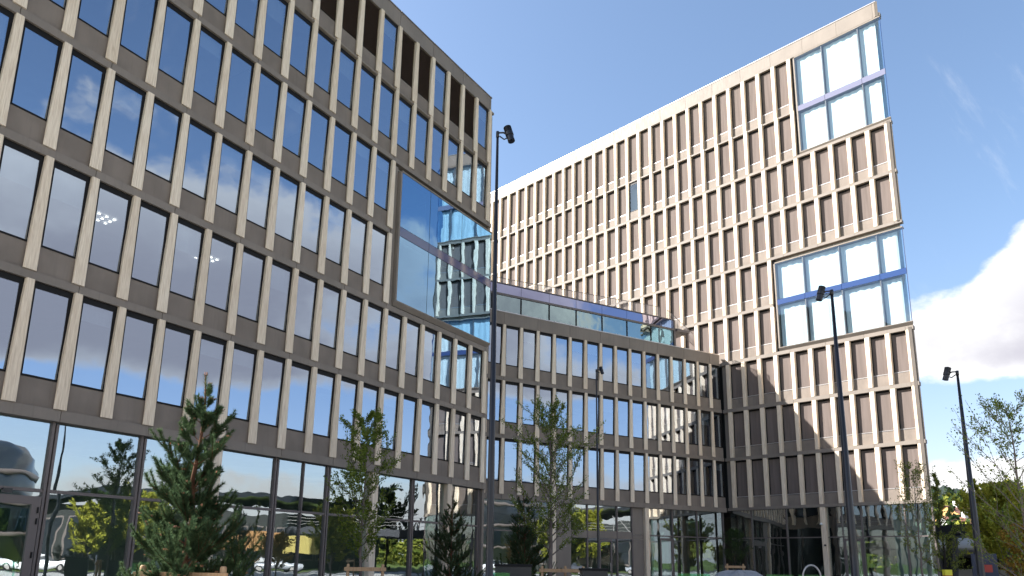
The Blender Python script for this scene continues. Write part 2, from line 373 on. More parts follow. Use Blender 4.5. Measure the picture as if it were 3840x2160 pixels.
def window_bay(wing, k, i, x0, x1, H, lou=False, glass='glass', nolouvre_frame=False):
    """glazed bay of storey i: window (> frame, pane) over a ribbed spandrel"""
    z = FB[i]; y = GL
    sp = MB
    me = box_mesh('spandrel_panel', x0, x1, .10, .24, 0, SPH, 'ribbed'); wing.put('spandrel_panel', me, k, z)
    wing.put('sill', box_mesh('sill', x0, x1, .085, .2, SPH, SPH + .022, 'dark_frame'), k, z)
    if lou: wing.put('louvre', louvre_mesh(x0, x1, SPH + .022, H, .10), k, z); return
    wn = wing.put('window', frame_mesh(x0, x1, SPH + .022, H, y, .09, .09), k, z)
    wing.put('glass_pane', quad_mesh('glass_pane', x0 + .02, x1 - .10, SPH + .03, H - .19, y + .012, glass), k, z, parent=wn)
    if wing.n != 'R' and (k * 7 + i * 5) % 10 < 4: wing.put('lit_ceiling_strip', quad_mesh('lit_ceiling_strip', x0 + .02, x1 - .05, H - (.85, .68, 1.05)[(k * 3 + i) % 3], H - .08, y + .16, 'white_curtain'), k, z, parent=wn)  # pale sheet added behind the pane to read as the lit ceiling
def blind_bay(wing, k, i, x0, x1, H):
    z = FB[i]
    wing.put('spandrel_panel', box_mesh('spandrel_panel', x0, x1, .20, .32, 0, SPH - .03, 'ribbed'), k, z)
    bl = wing.put('blind', shared(('blind', x0, x1, round(H, 2)), lambda: MB().box(x0 + .07, x1 - .02, .235, .25, SPH, H - .12).mesh('blind', 'blind')), k, z)
    wing.put('bottom_bar', box_mesh('bottom_bar', x0, x1, .19, .233, SPH - .005, SPH + .045, 'light_metal'), k, z, parent=bl)
    wing.put('window_frame', shared(('rwf', x0, x1, round(H, 2)), lambda: MB().box(x0, x1, .26, .36, SPH - .03, H).box(x0, x0 + .07, .20, .258, SPH + .05, H - .12).box(x0, x1, .20, .258, H - .12, H - .001).mesh('window_frame', 'dark_frame')), k, z)

def glass_box(wing, k, ds, length, z0, z1, mids, zmid, glass, proud=.10, curtains=False, bar='spandrel_glass'):
    """two-storey bay of frameless glass standing proud of the wall, in a metal surround"""
    root = wing.put('corner_glazing', MB().box(0, .10, -proud, .30, z0 - .02, z1).box(.101, length, -proud, .30, z1 + .001, z1 + .09)
        .mesh('glazing_surround', 'panel'), k, 0, ds=ds)
    root.name = 'corner_glazing'
    def sub(nm, me): return link(nm, me, root)
    # splayed sill
    m = MB(); m.add([(-.02, -proud, z0), (length + .02, -proud, z0), (length + .02, -proud, z0 - .05), (-.02, -proud, z0 - .05), (0, .06, z0 - .26), (length, .06, z0 - .26), (length, .2, z0), (0, .2, z0)],
                    [(0, 3, 2, 1), (3, 4, 5, 2), (0, 1, 6, 7), (0, 7, 4, 3), (1, 2, 5, 6)]); sub('sill', m.mesh('sill', 'panel'))
    xs = [.10] + mids + [length]; zs = [(z0, zmid[0]), (zmid[1], z1)]
    for a, b in zip(xs[:-1], xs[1:]):
        for (za, zb) in zs: sub('glass_pane', MB().add([(a + .015, -proud + .02, za + .01), (b - .015, -proud + .02, za + .01), (b - .015, -proud + .02, zb - .01), (a + .015, -proud + .02, zb - .01)], [(0, 1, 2, 3)]).mesh('glass_pane', glass))
        sub('spandrel_pane', MB().box(a + .012, b - .012, -proud + .01, -proud + .05, zmid[0] + .012, zmid[1] - .012).mesh('spandrel_pane', bar))
        if curtains:
            for (za, zb) in zs:
                m = MB(); n = max(8, int((b - a) / .16)); y = .22; pts = []
                for q in range(n + 1):
                    x = a + .08 + (b - a - (.12 if b < length - .01 else .50)) * q / n; yy = y + .025 * math.sin(q * 1.9 + a) + .015 * math.sin(q * .7)
                    pts.append((x, yy))
                v = [(x, yy, za + .03) for x, yy in pts] + [(x, yy, zb - .06) for x, yy in pts]
                m.add(v, [(q, q + 1, q + n + 2, q + n + 1) for q in range(n)]); sub('curtain', m.mesh('curtain', 'white_curtain', True))
    for x in mids:
        for (za, zb) in zs: sub('mullion', MB().box(x - .035, x + .035, -proud + .055, .17, za, zb).mesh('mullion', 'bronze_frame'))
    sub('corner_mullion', MB().box(length - .03, length, -proud + .02, -proud + .10, z0, z1).mesh('corner_mullion', 'spandrel_glass'))
    sub('transom', MB().box(.1, length - .35, -proud + .055, .4, zmid[0] + .02, zmid[1] - .02).mesh('transom', 'bronze_frame'))
    return root

# ================================================================== WING L (left, in shade)
Lw = Wing('L', 'office_wing', (-9, 36, 0), 'left office wing with pale wood fins and rows of sky reflecting windows')
WL = FAC['L'][4]; KL0, KL1 = -5, 17
def l_bay(k): return (.0, WL - .275)
for i in range(1, 7):
    H = FT[i] - FB[i]
    for k in range(KL0, KL1):
        if i in (3, 4) and k >= 11: continue
        if i == 6: HH = FT[6] - FB[6]
        x0, x1 = .004, WL - .218
        window_bay(Lw, k, i, x0, x1, H, lou=(i == 6 and k not in (1, 4, 10, 13, 16)))
    if i < 5 or True:
        for k in range(KL0, KL1 + 1):
            if i in (3, 4) and k > 11: continue
            gap = .012
            Lw.put('fin', fin_mesh('L', FT[i] - FB[i] - gap if i != 5 else 24.04 - FB[5] - gap), k, FB[i] + gap, off=.02)
for (z0, z1) in ((5.22, FB[1]), (FT[1], FB[2]), (FT[4], FB[5])): bands(Lw, KL0, 17.25, z0, z1)
bands(Lw, KL0, 17.25, FT[2], FB[3])
bands(Lw, KL0, 11.02, FT[3], FB[4])
for k in range(KL0, KL1): Lw.put('rail', shared('railL', lambda: MB().tube([(.0, .05, .1), (WL - .22, .05, .1)], [.06, .06], 8).box(0, WL - .22, .07, .3, .02, .2).mesh('rail', 'panel')), k, 23.845)
bands(Lw, KL0, 17.10, 27.53, 28.40, name='parapet_panel', y0=.05, y1=.30)
bands(Lw, KL0, 17.14, 28.40, 28.46, step=2, name='coping', y0=.02, y1=.40, material='bronze_frame')
bands(Lw, 16.9, 17.28, 27.40, 27.527, step=40, name='corner_cap', y0=.0, y1=.30)
glass_box(Lw, 11, .31, 7.86, 13.29, 19.80, [2.30, 5.00], (16.51, 16.99), 'teal_glass')
Lw.put('jamb_panel', box_mesh('jamb_panel', .01, .30, .10, .34, 0, 20.05 - 13.0, 'panel'), 11, 13.0)
Lw.put('corner_trim', box_mesh('corner_trim', .02, .20, .10, .5, 0, 27.3, 'panel'), 17, 0)
# ground floor
zt = 3.29
def mullion(wing, k, ds, z0, z1, wd=.10, mt='bronze_frame', y0=.22, y1=.42, nm='mullion'):
    wing.put(nm, box_mesh(nm, -wd / 2, wd / 2, y0, y1, 0, z1 - z0, mt), k, z0, ds=ds)
def glazing(wing, ka, dsa, kb, dsb, z0, z1, glass='green_glass', y=.30):
    pa, pb = wpt(wing.n, ka, dsa, 0, 0), wpt(wing.n, kb, dsb, 0, 0); L = (pb - pa).length
    me = MB().add([(.03, y, 0), (L - .03, y, 0), (L - .03, y, z1 - z0), (.03, y, z1 - z0)], [(0, 1, 2, 3)]).mesh('glass_pane', glass)
    wing.put('glass_pane', me, ka, z0, ds=dsa)
def transom(wing, ka, dsa, kb, dsb, z, h=.09, mt='bronze_frame'):
    pa, pb = wpt(wing.n, ka, dsa, 0, 0), wpt(wing.n, kb, dsb, 0, 0); L = (pb - pa).length
    wing.put('transom', MB().box(.052, L - .052, .24, .40, -h / 2, h / 2).mesh('transom', mt), ka, z, ds=dsa)
def wood_column(wing, k, ds, wd=.36, z1=5.215):
    wing.put('column', bevel_box(-wd, 0, .04, .44, 0, z1, .03).mesh('column', 'wood'), k, 0, ds=ds)
lm = [-5, -3, -1, 1, 3, 5, 7, 9, 11, 13, 15, 17]
for a, b in zip(lm[:-1], lm[1:]):
    mid = [a, (a + b) / 2, b] if a in (7,) else [a, b]
    for p, q in zip(mid[:-1], mid[1:]):
        glazing(Lw, p, -.1, q, -.1, zt, 5.21); glazing(Lw, p, -.1, q, -.1, .05, zt)
        if q != b: mullion(Lw, q, -.1, 0, 5.21, .05)
    transom(Lw, a, -.1, b, -.1, zt)
for k in lm:
    if k in (5, 11, 15): wood_column(Lw, k, .02)
    else: mullion(Lw, k, -.16, 0, 5.215, .07); mullion(Lw, k, -.06, 0, 5.17, .07, y0=.20)
# door in the first visible bay
dr = Lw.put('door', MB().box(-1.35, -1.13, .16, .24, .05, 3.12).box(-.22, 0, .16, .24, .05, 3.12).box(-1.13, -.22, .16, .24, 2.90, 3.12).box(-1.13, -.22, .16, .24, .05, .3).mesh('door', 'bronze_frame'), 1, 0, ds=-.24)
for z in (2.75, 2.45, 1.55): link('hinge', MB().tube([(-.06, .14, z - .08), (-.06, .14, z + .08)], [.022, .022], 8).mesh('hinge', 'dark_frame'), dr)
link('door_pane', quad_mesh('door_pane', -1.13, -.22, .3, 2.9, .21, 'green_glass'), dr)
link('door_closer', MB().box(-1.0, -.78, .10, .2, 3.16, 3.28).mesh('door_closer', 'black_metal'), dr)
# shell and rooms
def strip(n, ka, kb, o0, o1, z0, z1, steps=6):
    """slab following the wall between two set-backs"""
    m = MB(); fr = [wpt(n, ka + (kb - ka) * i / steps, 0, -o0, 0) for i in range(steps + 1)]; bk = [wpt(n, ka + (kb - ka) * i / steps, 0, -o1, 0) for i in range(steps + 1)]
    return m.prism([(p.x, p.y) for p in fr] + [(p.x, p.y) for p in bk[::-1]], z0, z1)
for i, z in enumerate([9.04, 12.74, 16.46, 20.19, 23.87]):
    Lw.world('floor_slab', strip('L', KL0, 17.1, .37, 7.0, z - .06, z + .26).mesh('floor_slab', 'room_ceiling'))
Lw.world('floor_slab', strip('L', KL0, 17.1, .37, 7.0, 5.24, 5.53).mesh('floor_slab', 'room_ceiling'))
Lw.world('inner_wall', strip('L', KL0, 17.1, 7.0, 14.5, 0, 27.4).mesh('inner_wall', 'room_wall'))
Lw.world('roof_deck', strip('L', KL0, 17.1, .30, 14.5, 27.5, 27.8).mesh('roof_deck', 'roof_felt'))
Lw.world('end_wall', strip('L', 17.102, 17.24, .30, 14.5, 0, 28.1, 1).mesh('end_wall', 'panel'))
Lw.world('end_wall', strip('L', KL0 - .15, KL0 - .002, .30, 14.5, 0, 28.1, 1).mesh('end_wall', 'panel'))
# end windows, fins and glazing, unseen, added to darken what the right wing mirrors
for i in range(1, 7):
    for q in range(9):
        Lw.put('added_end_window', box_mesh('added_end_window', 0, .05, .55 + q * 1.5, 1.65 + q * 1.5, SPH, FT[i] - FB[i] - .05, 'dark_glass'), 17, FB[i], ds=.245 * WL)
        if q: Lw.put('added_end_fin', box_mesh('added_end_fin', 0, .20, .22 + q * 1.5, .46 + q * 1.5, 0, FT[i] - FB[i] - .02, 'wood'), 17, FB[i], ds=.245 * WL)
for q in range(4): Lw.put('added_end_window', box_mesh('added_end_window', 0, .05, .6 + q * 3.4, 3.85 + q * 3.4, .1, 5.1, 'dark_glass'), 17, 0, ds=.245 * WL)
for kk in range(-4, 17, 3):
    for i in range(1, 6):
        if (kk + i) % 3 == 0:
            Lw.put('partition', box_mesh('partition', -.06, .06, .40, 6.95, 0, 3.3, 'room_wall'), kk, FB[i] + .02, ds=-.2)
# ceiling downlights (lit) seen through a few third-storey windows
dots = shared('dots', lambda: [MB().box(x * .26, x * .26 + .08, y * .26, y * .26 + .08, 0, .02) for x in range(3) for y in range(3)])
dm = MB()
for b in dots: dm.add(b.v, b.f)
dme = dm.mesh('ceiling_lamp', 'lamp_glow')
for k, i, ds, of in ((0, 2, -1.0, -2.2), (2, 2, -.2, -2.0), (5, 2, -.3, -1.8)):
    Lw.put('ceiling_lamp', dme, k, FT[i] - .10, ds=ds, off=of)

# ================================================================== WING M (low, in shade, behind)
Mw = Wing('M', 'office_wing', (8, 68, 0), 'low middle office wing in shade with three rows of windows below a glazed roof strip')
WM = FAC['M'][4]; KM0 = -4
for i in (1, 2, 3):
    for k in range(KM0, 15):
        x1 = WM - .214 if k < 14 else .90
        window_bay(Mw, k, i, .004, x1, FT[i] - FB[i])
        Mw.put('fin', fin_mesh('M', FT[i] - FB[i] - .012), k, FB[i] + .012, off=.02)
for (z0, z1) in ((5.22, FB[1]), (FT[1], FB[2]), (FT[2], FB[3])): bands(Mw, KM0, 14.80, z0, z1, k_joint=0)
bands(Mw, KM0, 14.80, 16.439, 17.28, k_joint=0, name='fascia_panel', y0=.03, y1=.34)
bands(Mw, KM0, 14.80, 17.28, 17.34, step=2, name='coping', y0=.0, y1=.42, material='light_metal')
for k in range(KM0, 14, 1):
    Mw.put('clip', box_mesh('clip', -.03, .03, .05, .11, 0, .045, 'light_metal'), k, 17.34)
Mw.world('roof_deck', strip('M', KM0, 14.6, .34, 11.8, 16.6, 16.95).mesh('roof_deck', 'roof_felt'))
for z in (5.26, 9.04, 12.74): Mw.world('floor_slab', strip('M', KM0, 14.7, .37, 7, z - .04, z + .26).mesh('floor_slab', 'room_ceiling'))
Mw.world('inner_wall', strip('M', KM0, 14.6, 7.0, 11.8, 0, 16.6).mesh('inner_wall', 'room_wall'))
# roof glazing strip, turned slightly off the wall
ga, gb = wpt('M', -3.9, 0, -1.10, 17.03), wpt('M', 11.6, 0, -.62, 17.03)
gl = (gb - ga); GLN = gl.length; grz = math.atan2(gl.y, gl.x)
rg = link('roof_glazing', MB().box(0, GLN, -.04, .10, 1.76, 1.90).box(0, GLN, -.05, .12, 2.55, 2.62).box(GLN, GLN + .16, -.02, 1.5, 0, 2.62).mesh('roof_glazing_rail', 'bronze_frame'), Mw.root, ga - Mw.base, grz)
nb = 9
for j in range(nb):
    x0, x1 = GLN * j / nb, GLN * (j + 1) / nb
    link('glass_pane', MB().add([(x0 + .04, .02, 0), (x1 - .04, .02, 0), (x1 - .04, .02, 1.76), (x0 + .04, .02, 1.76)], [(0, 1, 2, 3)]).mesh('glass_pane', 'mirror_aqua'), rg)
    link('spandrel_pane', MB().add([(x0 + .012, .0, 1.90), (x1 - .012, .0, 1.90), (x1 - .012, .0, 2.55), (x0 + .012, .0, 2.55)], [(0, 1, 2, 3)]).mesh('spandrel_pane', 'violet_glass'), rg)
    link('mullion', MB().box(x1 - .04, x1 + .04, -.02, .1, 0, 1.76).mesh('mullion', 'dark_frame'), rg)
link('back_panel', MB().box(0, GLN, .03, .06, 1.90, 2.55).mesh('back_panel', 'sign_violet'), rg)
link('rear_wall', MB().box(0, GLN, 1.6, 1.7, 0, 2.5).box(0, GLN, .11, 1.6, 2.45, 2.54).mesh('rear_wall', 'dark_room'), rg)
# terrace railing above the glazing
def railing(parent, a, b, h, step=.12, nm='terrace_railing', base=Vector((0, 0, 0))):
    d = b - a; L = math.hypot(d.x, d.y); rz = math.atan2(d.y, d.x); dz = d.z
    m = MB(); n = int(L / step)
    m.tube([(0, 0, h), (L, 0, h + dz)], [.022, .022], 6)
    m.tube([(0, 0, .08), (L, 0, .08 + dz)], [.015, .015], 6)
    o = link(nm, m.mesh(nm, 'bronze_frame'), parent, a - base, rz)
    bm = MB()
    for i in range(n + 1):
        x = L * i / n; z = dz * i / n; r = .024 if i % 8 else .04
        bm.box(x - r / 2, x + r / 2, -r / 2, r / 2, z, z + h)
    b_ = link('balusters', bm.mesh('balusters', 'bronze_frame'), o); b_['kind'] = 'stuff'
    return o
ra, rb = wpt('M', 0.5, 0, -2.6, 19.6), wpt('M', 11.0, 0, -1.3, 19.6)
railing(Mw.root, ra, rb, 1.15, base=Mw.base)
rc_, rd_ = wpt('M', 11.2, 0, -.7, 19.4), wpt('M', 13.2, 0, -.75, 17.9)
railing(Mw.root, rc_, rd_, 1.0, base=Mw.base)
lm_ = MB(); A_, B_ = wpt('M', 11.75, 0, -.35, 0), wpt('M', 13.0, 0, -.9, 0)
Mw.world('landing', strip('M', 11.75, 12.7, .45, 2.2, 18.75, 18.95, 1).mesh('landing', 'bronze_frame'))
# ground floor of M
tz = 3.35
def mseg(a, b, kind):
    if kind == 'g':
        glazing(Mw, a, 0, b, 0, tz, 5.215); glazing(Mw, a, 0, b, 0, .05, tz); transom(Mw, a, 0, b, 0, tz, .08)
    elif kind == 'p':
        L = (b - a) * WM
        for z0, z1 in ((0, 3.05), (3.06, 3.40), (3.41, 5.215)):
            Mw.put('wall_panel', box_mesh('wall_panel', .02, L - .01, .26, .34, z0 + .005, z1, 'panel'), a)
    elif kind == 'w':
        L = (b - a) * WM; glazing(Mw, a, 0, b, 0, 3.55, 5.215); glazing(Mw, a, 0, b, 0, .05, 3.05)
        Mw.put('wall_panel', box_mesh('wall_panel', .0, L, .24, .36, 3.06, 3.54, 'panel'), a)
segs = [(-4, -2.5, 'g'), (-2.5, -1, 'g'), (-1, 1, 'g'), (1, 3, 'g'), (3.1, 4.05, 'p'), (4.05, 5.05, 'w'), (5.05, 6.95, 'w'), (6.95, 7.95, 'w'), (7.95, 8.72, 'p'), (9.0, 10.75, 'g'), (10.75, 12.55, 'g'), (12.55, 14.55, 'g')]
for a, b, kd in segs:
    mseg(a, b, kd)
    if kd != 'p': mullion(Mw, b, 0, 0, 5.215, .09)
wood_column(Mw, 3, .05, .34); wood_column(Mw, 9, .0, .34)
def door(wing, k, ds, wd, h, mt='bronze_frame'):
    d = wing.put('door', MB().box(0, .12, .17, .235, .02, h).box(wd - .12, wd, .17, .235, .02, h).box(.12, wd - .12, .17, .235, h - .16, h).box(.12, wd - .12, .17, .235, .02, .2).mesh('door', mt), k, 0, ds=ds)
    link('door_pane', quad_mesh('door_pane', .12, wd - .12, .2, h - .16, .21, 'green_glass'), d)
    link('handle', MB().tube([(wd - .2, .14, .95), (wd - .2, .10, .97), (wd - .2, .10, 1.45), (wd - .2, .14, 1.47)], [.02] * 4, 8).mesh('handle', 'light_metal'), d)
    return d
door(Mw, 5.75, 0, 1.05, 3.03); door(Mw, 9.75, .05, 1.15, 3.2)

# ================================================================== WING R (tall, sunlit)
Rw = Wing('R', 'office_wing', (24, 72, 0), 'tall sunlit right office wing with white looking fins, brown blinds and a sharp corner')
WR = FAC['R'][4]; KR0 = -23; CORN = 10 * WR + .47
def corner(off=0.0): return wpt('R', 10, .47, off, 0)
rr = random.Random(5)
for i in range(1, 10):
    H = FT[i] - FB[i]
    ks = range(KR0, 10) if i >= 5 else (range(-4, 10) if i == 4 else range(0, 10))
    for k in ks:
        if i in (4, 5) and k >= 3: continue
        if i in (8, 9) and k >= 5: continue
        if i == 8 and k == -7:
            window_bay(Rw, k, i, .290, WR - .004, H, glass='blue_glass'); continue
        blind_bay(Rw, k, i, .290, WR - .004, H)
    for k in list(ks) + [10]:
        if i in (4, 5) and k > 3: continue
        if i in (8, 9) and k > 5: continue
        h = H if i != 8 else 35.24 - FB[8]
        Rw.put('fin', fin_mesh('R', h - .012), k, FB[i] + .012, off=.02)
# inner corner: M meets R half a bay before fin 0
for i in (1, 2, 3): Rw.put('wall_panel', box_mesh('wall_panel', -.40, -.004, .2, .33, 0, FT[i] - FB[i], 'panel'), 0, FB[i])
KE = 10 + .47 / WR
for (z0, z1, k0, k1) in ((5.35, FB[1], -.315, KE), (FT[1], FB[2], -.315, KE), (FT[2], FB[3], -.315, KE), (FT[3], FB[4], -.315, KE), (FT[4], FB[5], KR0, 3.2), (FT[5], FB[6], KR0, KE), (FT[6], FB[7], KR0, KE), (FT[7], FB[8], KR0, KE)):
    bands(Rw, k0, k1, z0, z1, k_joint=0, ds=.0, y0=.0)
for k in range(KR0, 5): Rw.put('rail', shared('railR', lambda: MB().box(.290, WR - .004, .03, .3, .0, .13).mesh('rail', 'panel')), k, 35.09)
bands(Rw, KR0, 10.2, 39.975, 40.95, k_joint=0, ds=.0, name='parapet_panel', y0=.05, y1=.3)
bands(Rw, KR0, KE, 39.722, 39.975, k_joint=0, ds=.0, name='eaves_panel', y0=.02, y1=.34)
bands(Rw, KR0, 10.2, 40.95, 41.01, step=2, ds=.0, k_joint=0, name='coping', y0=.02, y1=.4, material='light_metal')
for i in (1, 2, 3, 6, 7): Rw.put('corner_post', box_mesh('corner_post', .31, .46, .05, .14, 0, FT[i] - FB[i], 'panel'), 10, FB[i])
glass_box(Rw, 5, .53, 6.29, 31.64, 39.55, [2.12, 4.73], (34.96, 35.43), 'blue_glass', proud=.06, curtains=True, bar='pale_spandrel')
glass_box(Rw, 3, .50, 8.87, 16.97, 23.45, [2.16, 4.72, 7.22], (20.19, 20.63), 'blue_glass', proud=.08, curtains=True)
for k, z0, z1 in ((5, 31.47, 39.71), (3, 16.70, 23.84)): Rw.put('jamb_panel', box_mesh('jamb_panel', .305, .525, .14, .34, 0, z1 - z0, 'dark_frame'), k, z0)
# ground floor of R
gs = [(-.55, 0, 'g'), ]
xs = [-.40] + [3 * WR + q for q in (-2.505, .075, 2.58, 5.10, 7.71)] + [CORN - .12]
for a, b in zip(xs[:-1], xs[1:]):
    glazing(Rw, 0, a, 0, b, tz, 5.34); glazing(Rw, 0, a, 0, b, .05, tz); transom(Rw, 0, a, 0, b, tz, .07)
for x in xs[1:]:
    if abs(x - (3 * WR + 2.58)) < .01: Rw.put('column', bevel_box(-.03, .33, .02, .44, 0, 5.345, .03).mesh('column', 'wood'), 5)
    else: mullion(Rw, 0, x, 0, 5.34, .09)
mullion(Rw, 0, 3 * WR + 3.85, 0, 5.34, .06)
door(Rw, 0, 3 * WR + 3.90, 1.15, 3.25)
Rw.put('sensor', MB().lathe([(.02, 0), (.09, .02), (.09, .07), (.05, .13), (.02, .17)], 12).mesh('sensor', 'white_curtain'), 5, 4.15, ds=.05, off=.08)
Rw.put('wall_lamp', MB().lathe([(.03, 0), (.07, .03), (.07, .1), (.03, .13)], 12).mesh('wall_lamp', 'black_metal'), 5, 2.75, ds=.2, off=.06)
# wedge-shaped body behind the blinds and the glazed return round the sharp corner
C0 = corner(0); RET = Vector((.438, .899, 0)); RETN = 46
far = C0 + RET * RETN; bk0 = wpt('R', KR0, 0, -.9, 0); bk1 = wpt('R', KR0, 0, -16, 0)
ci = wpt('R', 10, -.35, -.9, 0)
def wedge(o, z0, z1, pull):
    a = wpt('R', KR0, 0, -o, 0); c = wpt('R', 10, .47 - pull, -o, 0) ; f = far - Vector((pull * .6, 0, 0)); b = wpt('R', KR0, 0, -16, 0)
    return MB().prism([(a.x, a.y), (b.x, b.y), (f.x, f.y), (c.x, c.y)], z0, z1)
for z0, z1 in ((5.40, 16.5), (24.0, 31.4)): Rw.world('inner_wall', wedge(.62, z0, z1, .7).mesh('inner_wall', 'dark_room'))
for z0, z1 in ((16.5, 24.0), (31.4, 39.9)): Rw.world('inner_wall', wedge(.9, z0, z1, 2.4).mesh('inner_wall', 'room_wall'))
for z in (16.5, 20.3, 23.8, 31.3, 35.1, 39.6): Rw.world('floor_slab', wedge(.45, z, z + .22, .25).mesh('floor_slab', 'room_ceiling'))
Rw.world('roof_deck', wedge(.50, 39.85, 40.2, .4).mesh('roof_deck', 'roof_felt'))
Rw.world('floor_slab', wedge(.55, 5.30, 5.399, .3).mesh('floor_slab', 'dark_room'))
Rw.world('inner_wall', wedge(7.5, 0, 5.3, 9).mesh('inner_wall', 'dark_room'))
arz = math.atan2(RET.y, RET.x)
for z0, z1 in ((5.3, 16.6), (24.0, 31.4), (39.7, 40.9)):
    link('return_wall', MB().box(.02, RETN, .10, .3, z0, z1).mesh('return_wall', 'panel'), Rw.root, C0 - Rw.base, arz)
for z0, z1 in ((16.62, 23.98), (31.42, 39.68)):
    link('return_wall', MB().box(7.0, RETN, .10, .3, z0, z1).mesh('return_wall', 'panel'), Rw.root, C0 - Rw.base, arz)
    link('return_pane', MB().add([(.05, .12, z0 + .2), (6.95, .12, z0 + .2), (6.95, .12, z1 - .2), (.05, .12, z1 - .2)], [(0, 1, 2, 3)]).mesh('return_pane', 'blue_glass'), Rw.root, C0 - Rw.base, arz)
link('return_pane', MB().add([(.3, .35, .05), (12, .35, .05), (12, .35, 5.34), (.3, .35, 5.34)], [(0, 1, 2, 3)]).mesh('return_pane', 'green_glass'), Rw.root, C0 - Rw.base, arz)
link('return_wall', MB().box(12.05, RETN, .3, .5, 0, 5.28).mesh('return_wall', 'panel'), Rw.root, C0 - Rw.base, arz)
# pale drapes inside the corner shop front
dm = MB(); n = 26; pts = [(CORN - 2.6 + 2.0 * q / n, .95 + .05 * math.sin(q * 1.7)) for q in range(n + 1)]
dm.add([(x, y, .1) for x, y in pts] + [(x, y, 5.1) for x, y in pts], [(q, q + 1, q + n + 2, q + n + 1) for q in range(n)])
Rw.put('curtain', dm.mesh('curtain', 'white_curtain', True), 0)


# ================================================================== street lamps
def lamp_post(px_top, py_top, px_bot, dist, side, r0, r1, label):
    """tapered black pole with a spotlight on a yoke; side = which way the head leans in the picture"""
    top = at(px_top, py_top, dist); base = Vector((top.x, top.y, 0))
    o = empty('street_lamp', base); tag(o, label, 'street lamp', 'black lamp posts in the court')
    h = top.z
    pm = MB().lathe([(r0 * 1.25, 0), (r0 * 1.25, .5), (r0, .52), (r0 * .98, 2.0), (r1, h)], 16)
    p = link('pole', pm.mesh('pole', 'black_metal', True), o)
    link('hatch', MB().box(-.04, .04, -r0 * 1.3, -r0 * 1.1, .25, .45).mesh('hatch', 'dark_frame'), p)
    yaw = math.atan2(base.x, base.y)
    hd = link('yoke', MB().tube([(0, 0, h - .05), (0, 0, h + .10)], [r1 * 1.3, r1 * 1.3], 10).tube([(0, 0, h + .07), (side * .14, 0, h + .08), (side * .24, 0, h + .03)], [.02, .022, .022], 8)
        .tube([(side * .05, 0, h - .02), (side * .16, 0, h - .10), (side * .26, 0, h - .05)], [.018] * 3, 6).mesh('yoke', 'black_metal', True), o, rz=-yaw)
    # spotlight barrel: housing, fins, snoot
    ax = Vector((side * .26, -.10, -.95)).normalized(); c = Vector((side * .28, 0, h + .06)); 
    def pt(t): return c + ax * t
    sp = MB().tube([pt(-.20), pt(-.17), pt(-.03), pt(-.02), pt(.06), pt(.07), pt(.22), pt(.23)], [.05, .082, .09, .10, .10, .082, .088, .088], 18)
    sh = link('spotlight', sp.mesh('spotlight', 'black_metal'), o, rz=-yaw)
    fm = MB()
    for q in range(5): fm.tube([pt(-.18 + q * .03), pt(-.17 + q * .03)], [.098, .098], 14)
    link('cooling_fins', fm.mesh('cooling_fins', 'black_metal'), sh)
    return o
lamp_post(1866, 508, 1824, 20.5, 1, .085, .030, 'tall black lamp post with spotlight at the corner of the left wing')
lamp_post(2236, 1392, 2236, 50, 1, .072, .034, 'slim black lamp post standing before the low middle wing windows')
lamp_post(3119, 1100, 3225, 27.5, -1, .105, .038, 'black lamp post standing before the blue corner glazing of the right wing')
lamp_post(3590, 1402, 3667, 34, -1, .105, .036, 'black lamp post standing against open sky right of the buildings')

# ================================================================== trees
def leaf(m, p, d, sz, rg, asp=.5):
    """one small folded leaf (two triangles)"""
    u = Vector((rg.gauss(0, 1), rg.gauss(0, 1), rg.gauss(0, 1))).normalized(); a = (d + u * .8).normalized() * sz
    b = a.cross(u).normalized() * sz * asp if a.cross(u).length > 1e-4 else Vector((sz * asp, 0, 0))
    n = len(m.v); q = p + a * .5
    m.v += [tuple(p), tuple(q + b * .5), tuple(p + a), tuple(q - b * .5)]; m.f.append((n, n + 1, n + 2, n + 3))
def limb(m, a, d, L, r, rg, n=5, droop=0.0, wob=.08, sides=5):
    pts = [a.copy()]; dd = d.normalized()
    for i in range(n):
        dd = (dd + Vector((rg.gauss(0, wob), rg.gauss(0, wob), rg.gauss(0, wob * .6) + droop))).normalized(); pts.append(pts[-1] + dd * L / n)
    m.tube(pts, [max(r * (1 - i / (n + .5)), .003) for i in range(n + 1)], sides, cap=False); return pts
